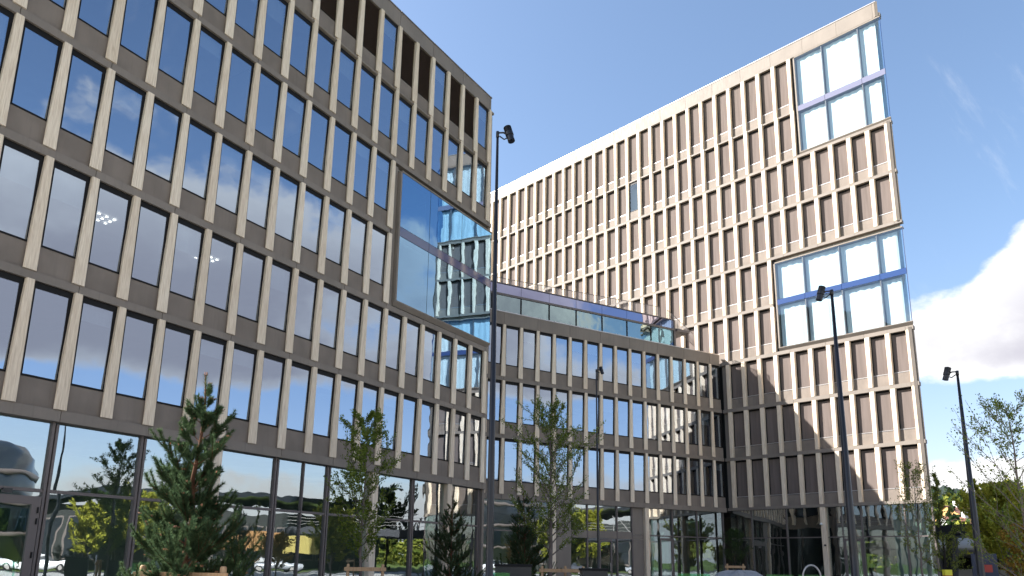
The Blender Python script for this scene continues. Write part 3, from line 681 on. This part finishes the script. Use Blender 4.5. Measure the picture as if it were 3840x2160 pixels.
def young_tree(name, base, h, label, seed, crown_w, leafmat, first=.30, nb=22, leaves=26, leaf_sz=.075, r=.05, bark='bark', up=.85, blossom=0, group='young leafy trees', lean=(0, 0), top_thin=True, prof=None, cat='tree'):
    rg = random.Random(seed); o = empty(name, base); tag(o, label, cat, group); leaf_sz *= .68; leaves = int(leaves * 1.75)
    tm = MB(); tp = [Vector((0, 0, 0))]; n = 10
    for i in range(n): tp.append(Vector((lean[0] * (i + 1) / n + rg.gauss(0, .012) * h * .25, lean[1] * (i + 1) / n + rg.gauss(0, .012) * h * .25, h * (i + 1) / n)))
    tm.tube(tp, [r * (1 - .93 * i / n) for i in range(n + 1)], 9)
    cm = MB(); bm = MB(); lm_ = MB()
    def tpos(f):
        x = f * n; i = min(int(x), n - 1); return tp[i].lerp(tp[i + 1], x - i)
    def leaves_on(pts, cnt, t0=.25):
        for _ in range(cnt):
            f = t0 + (1 - t0) * rg.random(); x = f * (len(pts) - 1); i = min(int(x), len(pts) - 2); p = pts[i].lerp(pts[i + 1], x - i)
            d = (pts[i + 1] - pts[i]).normalized(); off = Vector((rg.gauss(0, .035), rg.gauss(0, .035), rg.gauss(0, .035)))
            (leaf(lm_, p + off, d, leaf_sz * rg.uniform(.4, .7), rg, .9) if blossom and rg.random() < blossom else leaf(cm, p + off, d, leaf_sz * rg.uniform(.8, 1.5), rg))
    for j in range(nb):
        f = first + (1 - first) * (j + rg.random() * .7) / nb * .97; a = tpos(f); an = j * 2.4 + rg.uniform(-.4, .4)
        pf = prof(f) if prof else (1 - ((f - .45) / .6) ** 2 if f > .45 else .65 + .35 * (f - first) / max(.45 - first, .01))
        L = max(.22, crown_w * .62 * max(pf, .12)) * rg.uniform(.7, 1.15)
        d = Vector((math.cos(an), math.sin(an), up * rg.uniform(.7, 1.4))); pts = limb(bm, a, d, L, r * .34 * (1.2 - f), rg, 5, .07, .10)
        leaves_on(pts, leaves, .25)
        for q in range(rg.randint(5, 8)):
            k = rg.randint(1, 4); d2 = (pts[k + 1] - pts[k]).normalized() + Vector((rg.gauss(0, .6), rg.gauss(0, .6), rg.gauss(.25, .4)))
            tw = limb(bm, pts[k], d2, L * rg.uniform(.25, .5), r * .11, rg, 3, .06, .14, 3); leaves_on(tw, leaves * 3 // 4, .1)
    leaves_on([tpos(.82), tpos(.9), tpos(1.0)], leaves, 0)
    t = link('trunk', tm.mesh('trunk', bark, True), o); link('branches', bm.mesh('branches', bark), t)
    c = link('crown', cm.mesh('crown', leafmat), o); c['kind'] = 'stuff'
    if blossom and lm_.v: b = link('blossom', lm_.mesh('blossom', 'blossom'), c); b['kind'] = 'stuff'
    return o
def stakes(tree_name, base, h, wd, label, n=2, yaw=0.0, group='timber tree supports'):
    o = empty('tree_support', base, yaw); tag(o, label, 'tree support', group)
    for sx in ([-1, 1] if n == 2 else [-1, 1, .2]):
        link('stake', MB().lathe([(.045, 0), (.045, h - .02), (.03, h)], 10, (sx * wd / 2, 0 if n == 2 or sx != .2 else .4)).mesh('stake', 'stake_wood', True), o)
    link('rail', MB().box(-wd / 2 - .1, wd / 2 + .1, -.075, -.046, h - .20, h - .09).mesh('rail', 'stake_wood'), o)
    return o
def pine(base, h, w_, label, seed, dens=1.0, first=.22, group='young pine trees', top_bare=True, nw=9):
    rg = random.Random(seed); o = empty('pine_tree', base); tag(o, label, 'pine tree', group)
    tm = MB(); n = 8; tp = [Vector((0, 0, 0))]
    for i in range(n): tp.append(Vector((rg.gauss(0, .012) * h * .4, rg.gauss(0, .012) * h * .4, h * (i + 1) / n)))
    tm.tube(tp, [.075 * h / 4.8 * (1 - .85 * i / n) for i in range(n + 1)], 10)
    bm = MB(); cm = MB(); ud = MB()
    def tpos(f): x = f * n; i = min(int(x), n - 1); return tp[i].lerp(tp[i + 1], x - i)
    def brush(pts, dn, ln, t0=0.0):
        """needles all round a shoot"""
        tot = sum((pts[i + 1] - pts[i]).length for i in range(len(pts) - 1)); cnt = int(tot * dn)
        for _ in range(cnt):
            f = t0 + (1 - t0) * rg.random(); x = f * (len(pts) - 1); i = min(int(x), len(pts) - 2); p = pts[i].lerp(pts[i + 1], x - i)
            d = (pts[i + 1] - pts[i]).normalized(); u = Vector((rg.gauss(0, 1), rg.gauss(0, 1), rg.gauss(0, 1))); u = (u - d * u.dot(d))
            if u.length < 1e-3: continue
            u.normalize(); a = (d * .75 + u).normalized() * ln * rg.uniform(.7, 1.2); b = a.cross(d).normalized() * .0058 * h / 4.8 if a.cross(d).length > 1e-5 else Vector((.004, 0, 0))
            k = len(cm.v); cm.v += [tuple(p - b), tuple(p + b), tuple(p + a)]; cm.f.append((k, k + 1, k + 2))
    def bud(p, d, s_=1.0):
        for _ in range(3): q = p + Vector((rg.gauss(0, .012), rg.gauss(0, .012), 0)); ud.tube([q, q + d * .055 * s_], [.011 * s_, .004], 5)
    hs = [first + (1 - first) * (1 - (1 - j / nw) ** 1.15) * .93 for j in range(nw)]
    for j, f in enumerate(hs):
        prof = (1 - (f - first) / (1 - first)) ** .62; R = w_ / 2 * max(prof, .10); nbr = 9 if f < .6 else 5
        if f > .86: nbr = 3
        for q in range(nbr):
            an = q * 2 * math.pi / nbr + j * 1.1 + rg.uniform(-.3, .3); ff = min(f + rg.uniform(-.03, .03), .97); a = tpos(ff)
            L = R * rg.uniform(.58, 1.28); d = Vector((math.cos(an), math.sin(an), .25 + .65 * f)); pts = limb(bm, a, d, L, .022 * h / 4.8 * (1.2 - f), rg, 6, .075, .05)
            brush(pts, 900 * dens, .075 * h / 4.8, .30)
            bud(pts[-1], (pts[-1] - pts[-2]).normalized(), .55)
            for s_ in range(7 + int(8 * (1 - f))):
                k = rg.randint(2, 5); d2 = (pts[k + 1] - pts[k]).normalized() + Vector((rg.gauss(0, .55), rg.gauss(0, .55), rg.gauss(.22, .28)))
                tw = limb(bm, pts[k], d2, L * rg.uniform(.28, .55), .008, rg, 4, .10, .07, 4); brush(tw, 1150 * dens, .072 * h / 4.8, .0)
                if rg.random() < .10: bud(tw[-1], (tw[-1] - tw[-2]).normalized(), .6)
    brush([tpos(.83), tpos(.92), tpos(1.0)], 520 * dens, .085 * h / 4.8, .0); bud(tp[-1], Vector((0, 0, 1)), .9)
    t = link('trunk', tm.mesh('trunk', 'pine_bark', True), o); link('branches', bm.mesh('branches', 'pine_bark'), t)
    c = link('crown', cm.mesh('crown', 'needles'), o); c['kind'] = 'stuff'
    b = link('buds', ud.mesh('buds', 'bud'), c); b['kind'] = 'stuff'
    return o
def foot(px, dist): p = at(px, 2099, dist); return Vector((p.x, p.y, 0))
def hgt(py, px, dist): return at(px, py, dist).z
# pine in front of the left wing
d = 15.0; pine(foot(700, d), hgt(1400, 708, d), 1.9, 'large dense young pine in front of the left wing shop front', 11, .72, first=.16, nw=10)
stakes('s', foot(690, 14.6), 1.46, 1.18, 'timber support frame around the large pine by the left wing', yaw=-.12)
d = 33; pine(foot(1690, d), hgt(1865, 1690, d), 2.0, 'dark pine beside the lamp post at the left wing corner', 21, .55, first=.14, nw=8)
d = 35; pine(foot(1965, d), hgt(1850, 1965, d), 2.1, 'dark pine left of the blossoming tree before the middle wing', 31, .5, first=.16, nw=8)
d = 29; young_tree('young_tree', foot(1352, d), hgt(1560, 1368, d), 'slender green leafy tree before the left wing wooden column', 41, 2.7, 'leaf_green', first=.24, nb=32, leaves=42, leaf_sz=.09, r=.055)
stakes('s', foot(1372, 28.6), 1.42, 1.0, 'timber stakes around the slender green tree', yaw=.1)
d = 32; young_tree('young_tree', foot(2064, d), hgt(1522, 2070, d), 'light green tree with small white blossom before the middle wing', 52, 3.7, 'leaf_green', first=.24, nb=38, leaves=44, leaf_sz=.09, r=.085, blossom=.16)
stakes('s', foot(2110, 31.5), 1.42, 1.35, 'timber support rail at the foot of the blossoming tree', n=3, yaw=.05)
d = 48; young_tree('young_tree', foot(2757, d), hgt(1990, 2755, d), 'small dark leafed tree in a timber frame before the right wing', 63, 1.7, 'leaf_dark', first=.42, nb=18, leaves=22, leaf_sz=.07, r=.035, bark='dark_bark')
stakes('s', foot(2756, 47.5), 1.55, .72, 'thin timber frame around the small dark leafed tree', yaw=-.3)
d = 38; young_tree('young_tree', foot(3455, d), hgt(1745, 3432, d), 'thin sparse tree in front of the sharp glass corner', 74, 2.6, 'leaf_olive', first=.30, nb=20, leaves=14, leaf_sz=.085, r=.045)
d = 46; young_tree('young_tree', foot(3543, d), hgt(1772, 3523, d), 'narrow olive green tree between the right wing and the bridge', 85, 2.2, 'leaf_olive', first=.18, nb=26, leaves=20, leaf_sz=.09, r=.06, bark='dark_bark', prof=lambda f: .9 if f < .6 else max(.12, 1.6 * (1 - f) ** 1.4))
d = 21; young_tree('young_tree', foot(3880, d), hgt(1500, 3840, d), 'loose airy tree with green leaves at the right edge', 96, 2.5, 'leaf_green', first=.22, nb=26, leaves=22, leaf_sz=.06, r=.05, up=1.0, lean=(-.15, 0))
d = 58; young_tree('young_tree', foot(3775, d), hgt(1830, 3775, d), 'yellow green bushy tree right of the open sky lamp post', 107, 4.2, 'leaf_yellow', first=.16, nb=50, leaves=60, leaf_sz=.21, r=.10, bark='bark', prof=lambda f: .95 if f < .7 else max(.15, 3 * (1 - f)))
d = 52; young_tree('young_tree', foot(3870, d), hgt(1985, 3870, d), 'orange tinged bush at the right edge below the airy tree', 118, 2.6, 'leaf_orange', first=.12, nb=34, leaves=36, leaf_sz=.15, r=.07, prof=lambda f: .95 if f < .7 else max(.15, 3 * (1 - f)))

# ================================================================== background: wooded hill, far ridge, bridge, pavilion
def hill(name, az0, az1, d0, d1, zf, material, na=60, nd=14):
    m = MB()
    for i in range(na + 1):
        for j in range(nd + 1):
            a = R_(az0 + (az1 - az0) * i / na); dd = d0 + (d1 - d0) * j / nd; m.v.append((math.sin(a) * dd * .764, math.cos(a) * dd * .764, zf(a, j / nd)))
    for i in range(na):
        for j in range(nd): q = i * (nd + 1) + j; m.f.append((q, q + 1, q + nd + 2, q + nd + 1))
    return tag(link(name, m.mesh(name, material, True), None), kind='structure')
def hz(a, f): return -1.0 + 20 * (1 if a < .72 else max(.15, 1 - (a - .72) * 2.0)) * min(1, f * 1.3) ** 1.2 + 2.0 * math.sin(a * 23) * f
mat('wood_floor', lambda t: pbsdf(t, t.mix(t.noise(scaled(t, .15, .15, .15), 1, 6, .6), (.025, .040, .012), (.07, .085, .025)), 1, spec=0))
hill('hill', 0, 140, 190, 480, hz, 'wood_floor')
mat('far_hill', lambda t: pbsdf(t, t.mix(t.ss(t.noise(scaled(t, .05, .05, .08), 1.5, 8, .75), .3, .7), (.018, .026, .026), (.050, .062, .052)), 1, spec=0))
hill('far_ridge', 5, 75, 1100, 2400, lambda a, f: 160 * math.sin(min(f * 1.6, 1) * 1.57) * (.55 + .25 * math.cos((a - R_(30)) * 14) + .03 * math.sin(a * 61) + .012 * math.sin(a * 410 + f * 9) + .009 * math.sin(a * 977 + f * 23)) * (1 if a < .66 else max(.12, 1 - (a - .66) * 2.2)), 'far_hill', 900, 10)
rg = random.Random(77); fm = MB(); fd = MB()
def clump(m, c, rx, rz, n, sz):
    for _ in range(n):
        u = Vector((rg.gauss(0, 1), rg.gauss(0, 1), rg.gauss(0, 1))).normalized() * rg.uniform(.55, 1.0); p = c + Vector((u.x * rx, u.y * rx, u.z * rz))
        leaf(m, p, u, sz * rg.uniform(.6, 1.3), rg, .8)
for _ in range(1300):
    a = R_(rg.choice([rg.uniform(27, 39), rg.uniform(27, 39), rg.uniform(39, 130)])); f = rg.random() ** 1.2; dd = 200 + 270 * f; z = hz(a, (dd - 190) / 290); hh = rg.uniform(5, 10)
    p = Vector((math.sin(a) * dd * .764, math.cos(a) * dd * .764, z))
    if rg.random() < .25:
        for q in range(5): clump(fd, p + Vector((0, 0, hh * (.3 + .2 * q))), 2.2 * (1 - q / 5.5), hh * .12, 26, 1.0)
    else:
        clump(fm, p + Vector((0, 0, hh * .55)), hh * .42, hh * .48, 95, 1.15)
tag(link('hillside_wood', fm.mesh('hillside_wood', 'forest_leaf')), 'spring green wood covering the hillside beyond the bridge', 'wood', kind='stuff')
tag(link('hillside_conifers', fd.mesh('hillside_conifers', 'forest_dark')), 'dark conifers scattered through the wooded hillside', 'conifers', kind='stuff')
mat('ochre_wall', lambda t: pbsdf(t, t.mix(t.noise(scaled(t, .5, .5, .5), 1, 4), (.42, .24, .08), (.55, .33, .12)), .85))
mat('red_roof', lambda t: pbsdf(t, t.mix(t.noise(scaled(t, 1, 1, 1), 1, 4), (.22, .09, .06), (.33, .15, .10)), .85))
mat('white_paint', lambda t: pbsdf(t, t.mix(t.noise(scaled(t, .6, .6, .6), 1, 5), (.66, .66, .64), (.80, .80, .78)), .7))
def house(px, py, dist, wd, hw, label, wallm, yaw):
    b = at(px, py, dist); o = empty('house', (b.x, b.y, 3), yaw); tag(o, label, 'house', 'houses on the wooded hillside')
    z = b.z - 3
    wl = link('wall', MB().box(-wd / 2, wd / 2, -4, 4, -3, z).add([(-wd / 2, -4, z), (-wd / 2, 4, z), (-wd / 2, 0, z + 2.6), (wd / 2, -4, z), (wd / 2, 4, z), (wd / 2, 0, z + 2.6)], [(0, 1, 2), (3, 5, 4)]).mesh('wall', wallm), o)
    rf = link('roof', MB().add([(-wd / 2 - .4, -4.5, z - .3), (wd / 2 + .4, -4.5, z - .3), (wd / 2 + .4, 0, z + 2.75), (-wd / 2 - .4, 0, z + 2.75), (-wd / 2 - .4, 4.5, z - .3), (wd / 2 + .4, 4.5, z - .3)], [(0, 1, 2, 3), (3, 2, 5, 4)]).mesh('roof', 'red_roof'), o)
    link('chimney', MB().box(-.4, .4, -.4, .4, z + 2.2, z + 3.9).mesh('chimney', 'white_paint'), rf)
    for q in range(int(wd / 2.4)):
        for zz in (z - 2.2, z - 5):
            x = -wd / 2 + 1.2 + q * 2.4; wn = link('window', MB().box(x - .55, x + .55, -4.06, -4.0, zz, zz + 1.3).mesh('window', 'white_paint'), o)
            link('pane', MB().box(x - .45, x + .45, -4.09, -4.061, zz + .1, zz + 1.2).mesh('pane', 'dark_frame'), wn)
house(3590, 1945, 250, 8, 6, 'ochre house with red roof on the slope behind the bridge', 'ochre_wall', .5)
house(3625, 1990, 230, 11, 6, 'long pale house with red roof low behind the bridge', 'white_paint', .2)
# bridge
mat('bridge_steel', lambda t: pbsdf(t, t.mix(t.noise(scaled(t, .3, .3, 2), 1, 4), (.018, .019, .026), (.035, .036, .045)), .5))
p0 = at(3330, 1990, 84); p1 = at(4500, 1990, 62); dv = p1 - p0; BL = math.hypot(dv.x, dv.y); bz = math.atan2(dv.y, dv.x)
zt0 = at(3600, 1977, 78).z; zb0 = at(3600, 2016, 78).z
br = empty('footbridge', (p0.x, p0.y, 0), bz); tag(br, 'dark steel footbridge crossing behind the right wing', 'bridge')
link('deck', MB().box(-14, BL, -1.6, 1.6, zb0, zb0 + (zt0 - zb0) * .55).box(-14, BL, -1.75, -1.6, zb0 + .1, zt0).box(-14, BL, 1.6, 1.75, zb0 + .1, zt0).mesh('deck', 'bridge_steel'), br)
for x_ in range(-12, int(BL), 6): link('railing_post', MB().box(x_ - .03, x_ + .03, -1.7, -1.64, zt0, zt0 + 1.25).mesh('railing_post', 'light_metal'), br)
for q in range(4): link('railing_wire', MB().box(-14, BL, -1.69, -1.66, zt0 + .3 + q * .3, zt0 + .33 + q * .3).mesh('railing_wire', 'light_metal'), br)
link('brace', MB().tube([(16.0, -1.7, zt0), (18.2, -1.7, zt0 + 1.9)], [.05, .05], 6).mesh('brace', 'light_metal'), br)
def pier(pxt, pxb, dist=80):
    a, b = at(pxt, 2016, dist), foot(pxb, dist); M_ = Matrix.Rotation(-bz, 4, 'Z'); a = M_ @ (Vector((a.x, a.y, zb0)) - Vector((p0.x, p0.y, 0))); b = M_ @ (b - Vector((p0.x, p0.y, 0)))
    link('pier', MB().tube([(b.x, b.y, 0), (a.x, a.y, zb0)], [.30, .40], 10).mesh('pier', 'bridge_steel'), br)
pier(3492, 3530); pier(3568, 3566); pier(3980, 3975)
# pavilion with curved shell roof
pc = foot(3600, 112); pvn = empty('pavilion', pc); tag(pvn, 'grey pavilion with curved shell roof under the bridge', 'pavilion')
mat('concrete', lambda t: pbsdf(t, t.mix(t.noise(scaled(t, .8, .8, .8), 1, 6, .6), (.36, .34, .31), (.50, .47, .43)), .85))
link('roof', MB().lathe([(.3, 4.3), (5, 4.15), (9.5, 3.6), (11, 3.1), (10.6, 2.95), (7, 2.6), (3, 2.2), (.3, 2.1)], 40).mesh('roof', 'concrete', True), pvn)
link('wall', MB().lathe([(4.2, 0), (4.2, 2.5), (4.0, 2.5), (4.0, 0)], 30).mesh('wall', 'dark_frame', True), pvn)
for q in range(6): link('column', MB().tube([(5.5 * math.cos(q * 1.05 + .3), 5.5 * math.sin(q * 1.05 + .3), 0), (6.4 * math.cos(q * 1.05 + .3), 6.4 * math.sin(q * 1.05 + .3), 2.8)], [.14, .14], 8).mesh('column', 'white_paint', True), pvn)
wp = foot(3520, 104); tag(link('low_wall', MB().box(-6, 14, -.2, .2, 0, 1.3).mesh('low_wall', 'concrete'), None, wp, -.35), 'low pale concrete wall beneath the bridge', 'wall')
# red and yellow marker post
mp = foot(3547, 44); mk_ = empty('marker_post', mp); tag(mk_, 'small post with red and yellow blocks at the sharp corner', 'marker post')
mat('marker_red', lambda t: pbsdf(t, (.34, .035, .02), .5)); mat('marker_yellow', lambda t: pbsdf(t, (.70, .62, .03), .5))
for q, (c_, hh_) in enumerate((('marker_yellow', .5), ('marker_red', .28), ('marker_yellow', .24), ('marker_red', .2), ('marker_yellow', .22))):
    z_ = sum((.5, .28, .24, .2, .22)[:q]); link('block', MB().box(-.14, .14, -.1, .1, z_ + .003, z_ + hh_).mesh('block', c_), mk_)
sgp = foot(3690, 47); sb = empty('sign_board', sgp, -.4); tag(sb, 'dark blue sign board with a red stripe under the yellow green tree', 'sign')
mat('sign_blue', lambda t: pbsdf(t, (.02, .025, .05), .5))
link('board', MB().box(-.45, .45, -.06, .06, .2, 2.1).mesh('board', 'sign_blue'), sb); link('stripe', MB().box(-.25, .25, -.075, -.061, 1.35, 1.65).mesh('stripe', 'marker_red'), sb)
# slatted timber seats at the lower right
def seat(px, dist, yaw, label):
    o = empty('timber_seat', foot(px, dist), yaw); tag(o, label, 'seat', 'timber seats at the lower right')
    for x_ in (-.38, .38):
        link('post', MB().box(x_ - .035, x_ + .035, -.035, .035, 0, 1.14).mesh('post', 'stake_wood'), o)
    for q in range(5): link('slat', MB().box(-.34 + q * .14, -.25 + q * .14, -.015, .015, .45, 1.05).mesh('slat', 'stake_wood'), o)
    link('rail', MB().box(-.42, .42, -.05, -.0355, 1.02, 1.13).mesh('rail', 'stake_wood'), o); link('seat', MB().box(-.4, .4, -.55, -.06, .40, .46).mesh('seat', 'stake_wood'), o)
seat(3722, 24, .5, 'slatted timber seat nearest the dark lamp post'); seat(3775, 24.5, -.1, 'slatted timber seat second from the dark lamp post')

# ================================================================== things in the court along the lower edge
def screen(pxa, pxb, dist, h, label):
    a, b = foot(pxa, dist), foot(pxb, dist); d_ = b - a; L = d_.length; o = empty('glass_screen', a, math.atan2(d_.y, d_.x)); tag(o, label, 'glass screen', 'low green glass screens')
    link('glass', MB().box(0, L, -.012, .012, .08, h).mesh('glass', 'screen_glass'), o); link('shoe', MB().box(0, L, -.04, .04, 0, .1).mesh('shoe', 'light_metal'), o)
    for x_ in (.15, L - .15): link('clamp', MB().box(x_ - .04, x_ + .04, -.03, .03, .1, .25).mesh('clamp', 'light_metal'), o)
screen(1832, 1912, 24, 1.28, 'low green glass screen right of the tall lamp post foot')
screen(2540, 2660, 30, 1.26, 'low green glass screen left of the grey boulder')
screen(2870, 2970, 32, 1.25, 'low green glass screen right of the grey boulder')
screen(2990, 3090, 33, 1.25, 'low green glass screen behind the steel hoop')
rk = MB(); rgk = random.Random(8); n1_, n2_ = 22, 12
for i in range(n2_ + 1):
    for k in range(n1_):
        th = i / n2_ * math.pi * .5; an = 2 * math.pi * k / n1_; w1 = 1 + .10 * math.sin(3 * an + 1) + .07 * math.sin(7 * an) + rgk.uniform(-.05, .05)
        rk.v.append((1.05 * math.cos(th) ** .5 * math.cos(an) * w1, .55 * math.cos(th) ** .5 * math.sin(an) * w1, 1.30 * math.sin(th) * (1 + .06 * math.sin(4 * an + 2))))
for i in range(n2_):
    for k in range(n1_): k2 = (k + 1) % n1_; rk.f.append((i * n1_ + k, i * n1_ + k2, (i + 1) * n1_ + k2, (i + 1) * n1_ + k))
tag(link('boulder', rk.mesh('boulder', 'rock'), None, foot(2765, 33)), 'broad grey boulder in front of the right wing shop front', 'boulder')
hp = foot(3040, 30); hm = MB(); hm.tube([(-.26, 0, 0), (-.26, 0, 1.2)] + [(-.26 * math.cos(t * math.pi / 10), 0, 1.2 + .36 * math.sin(t * math.pi / 10)) for t in range(1, 10)] + [(.26, 0, 1.2), (.26, 0, 0)], [.024] * 13, 8)
tag(link('steel_hoop', hm.mesh('steel_hoop', 'light_metal', True), None, hp), 'bright steel hoop stand before the right wing', 'bicycle stand')
def planter(px, dist, w_, h, label):
    o = empty('planter_box', foot(px, dist)); tag(o, label, 'planter', 'dark planter boxes')
    link('box', MB().box(-w_ / 2, w_ / 2, -.4, .4, 0, h - .07).mesh('box', 'black_metal'), o); link('rim', MB().box(-w_ / 2 - .03, w_ / 2 + .03, -.43, .43, h - .068, h).mesh('rim', 'dark_frame'), o)
planter(1925, 27, 1.0, 1.48, 'dark planter box left of the dark pine'); planter(2225, 29, .75, 1.38, 'dark planter box behind the slim lamp post')

# ================================================================== what the glass mirrors: the far side of the street, right of the camera
mat('dark_glass_wall', lambda t: pbsdf(t, t.mix(t.noise(scaled(t, .3, .3, .8), 1, 3), (.008, .010, .014), (.03, .035, .042)), .15, spec=.8))
ro_ = empty('round_office', (62, 2.5, 0)); tag(ro_, 'dark round glass office across the street', 'building')
link('wall', MB().lathe([(12, 0), (12, 12.0), (11, 13.2), (8, 14.0), (.2, 14.4)], 40).mesh('wall', 'dark_glass_wall', True), ro_)
for z in (3.2, 6.4, 9.6): link('band', MB().lathe([(12.02, z), (12.14, z + .05), (12.14, z + .4), (12.02, z + .45)], 40).mesh('band', 'bronze_frame', True), ro_)
for q in range(10): an = 2.0 + q * .28; link('window', MB().box(-.9, .9, -.05, .05, 3.8, 6.0).mesh('window', 'teal_glass'), ro_, (12.2 * math.cos(an), 12.2 * math.sin(an), 0), an + math.pi / 2)
wt = empty('white_tower', (49, 5.0, 0), .3); tag(wt, 'plain white stair tower across the street', 'building')
link('wall', MB().box(-3, 3, -4, 4, 0, 16).mesh('wall', 'white_paint'), wt)
for z in range(2, 15, 2): link('window', MB().box(-3.06, -3.0, -.8, .8, z, z + 1.3).mesh('window', 'dark_frame'), wt)
st = empty('station_hall', (68, 32, 0), 1.45); tag(st, 'long low station hall with dark arched roof across the street', 'building')
prof_ = [(-22, 6.5), (-20, 7.6), (-12, 9.2), (0, 9.8), (12, 9.2), (20, 7.6), (22, 6.5)]
rfm = MB(); nn_ = len(prof_); rfm.add([(x, -7, z) for x, z in prof_] + [(x, 7, z) for x, z in prof_] + [(x, -7, z - .6) for x, z in prof_] + [(x, 7, z - .6) for x, z in prof_],
    [(i, i + 1, i + 1 + nn_, i + nn_) for i in range(nn_ - 1)] + [(i, i + 1, i + 1 + 2 * nn_, i + 2 * nn_)[::-1] for i in range(nn_ - 1)] + [(i + nn_, i + 1 + nn_, i + 1 + 3 * nn_, i + 3 * nn_) for i in range(nn_ - 1)])
link('roof', rfm.mesh('roof', 'dark_glass_wall'), st); link('wall', MB().box(-19, 19, -5, 5, 0, 7.2).mesh('wall', 'dark_room'), st)
for q in range(14):
    for y_ in (-5.06, 5.0):
        wn_ = link('window', MB().box(-18 + q * 2.65, -15.8 + q * 2.65, y_, y_ + .06, 1.0, 5.6).mesh('window', 'bronze_frame'), st); link('pane', MB().box(-17.85 + q * 2.65, -15.95 + q * 2.65, y_ - .02 if y_ < 0 else y_ + .061, y_ - .001 if y_ < 0 else y_ + .08, 1.2, 5.4).mesh('pane', 'dark_glass_wall'), wn_)
for q in range(9): link('column', MB().box(-19 + q * 4.6, -18.6 + q * 4.6, -6, -5.6, 0, 7.4).mesh('column', 'white_paint'), st)
def car(loc, yaw, colr, label):
    mat('car_' + str(len(bpy.data.materials)), lambda t: pbsdf(t, colr, .25, **{'Coat Weight': .6})); mn = list(MAT)[-1]
    o = empty('parked_car', loc, yaw); tag(o, label, 'car', 'cars parked across the street')
    sec = [(-2.15, .35, .75), (-2.1, .32, .9), (-1.2, .3, .98), (-.6, .3, 1.02), (.6, .3, 1.0), (1.5, .3, .95), (2.1, .32, .82), (2.2, .38, .6)]
    b = MB(); n = len(sec)
    for x, z0, z1 in sec:
        b.v += [(x, -.82, z0), (x, -.88, (z0 + z1) / 2), (x, -.80, z1), (x, .80, z1), (x, .88, (z0 + z1) / 2), (x, .82, z0)]
    for i in range(n - 1):
        for k in range(6): k2 = (k + 1) % 6; b.f.append((i * 6 + k, i * 6 + k2, (i + 1) * 6 + k2, (i + 1) * 6 + k))
    b.f += [tuple(range(6)), tuple(range((n - 1) * 6, n * 6))[::-1]]
    link('body', b.mesh('body', mn, True), o)
    c = MB(); sc = [(-1.75, .98, .70), (-1.1, 1.42, .58), (.2, 1.46, .58), (1.05, 1.0, .68)]
    c.add([(x, -w_, .95 if z < 1.1 else z) for x, z, w_ in sc] + [(x, w_, .95 if z < 1.1 else z) for x, z, w_ in sc] + [], [(0, 1, 2, 3), (4, 7, 6, 5), (0, 4, 5, 1), (1, 5, 6, 2), (2, 6, 7, 3)])
    cb = link('cabin', c.mesh('cabin', 'dark_glass_wall'), o); link('roof', MB().box(-1.1, .2, -.57, .57, 1.44, 1.49).mesh('roof', mn), cb)
    for x in (-1.35, 1.35):
        for y in (-.8, .8):
            wh = link('wheel', MB().tube([(x, y - .1, .32), (x, y + .1, .32)], [.32, .32], 18).mesh('tyre', 'dark_frame'), o); link('rim', MB().tube([(x, y - .11, .32), (x, y + .11, .32)], [.2, .2], 12).mesh('rim', 'light_metal'), wh)
    for y in (-.6, .6): link('headlight', MB().box(2.12, 2.2, y - .15, y + .15, .6, .74).mesh('headlight', 'white_paint'), o)
car((45.5, 17, 0), 1.5, (.75, .75, .75), 'white car parked nearest the round office'); car((45.6, 12.5, 0), 1.6, (.70, .71, .72), 'white car parked before the white tower')
car((45.5, 27, 0), 1.55, (.05, .05, .06), 'black car parked before the station hall'); car((45.5, 36, 0), 1.57, (.30, .31, .33), 'silver car parked at the far end of the station hall')
mat('site_orange', lambda t: pbsdf(t, (.30, .15, .05), .6)); mat('site_yellow', lambda t: pbsdf(t, (.34, .27, .07), .6))
for (x, y, m_, lb) in ((55, 35, 'site_orange', 'orange steel container across the street'), (55.5, 41.5, 'site_yellow', 'yellow steel container across the street')):
    o = empty('steel_container', (x, y, 2.1), .1); tag(o, lb, 'container', 'steel containers across the street')
    cm_ = MB(); nrib = 24; pl = [(-1.2 + (.05 if q % 2 else 0), -3 + 6 * q / nrib) for q in range(nrib + 1)]
    link('wall', cm_.prism(pl + [(1.2, 3), (1.2, -3)], 0, 2.4).mesh('wall', m_), o)
    for yy in (-2.9, 2.9): link('post', MB().box(-1.1, 1.1, yy - .08, yy + .08, -2.1, -.002).mesh('post', 'dark_frame'), o)
for q, (x, y, h_, lmn, lb) in enumerate(((55, 25, 8, 'leaf_yellow', 'yellow green tree before the station hall'), (58, 45, 9, 'leaf_dark', 'dark green tree beside the containers'), (54, 20, 6.5, 'leaf_yellow', 'yellow green tree beside the white tower'),
      (64, 52, 11, 'leaf_dark', 'tall dark tree behind the containers'), (58, 22, 8, 'leaf_dark', 'dark tree beyond the white tower'), (62, 60, 10, 'leaf_olive', 'olive tree at the far end of the street'), (58, -12, 9, 'leaf_dark', 'dark street tree far to the right'), (62, -24, 10, 'leaf_olive', 'olive street tree far to the right'))):
    young_tree('street_tree', Vector((x, y, 0)), h_, lb, 300 + q, h_ * .75, lmn, first=.2, nb=40, leaves=44, leaf_sz=.34, r=.16, bark='dark_bark', group='street trees across the road', prof=lambda f: .9 if f < .7 else max(.2, 3 * (1 - f)))
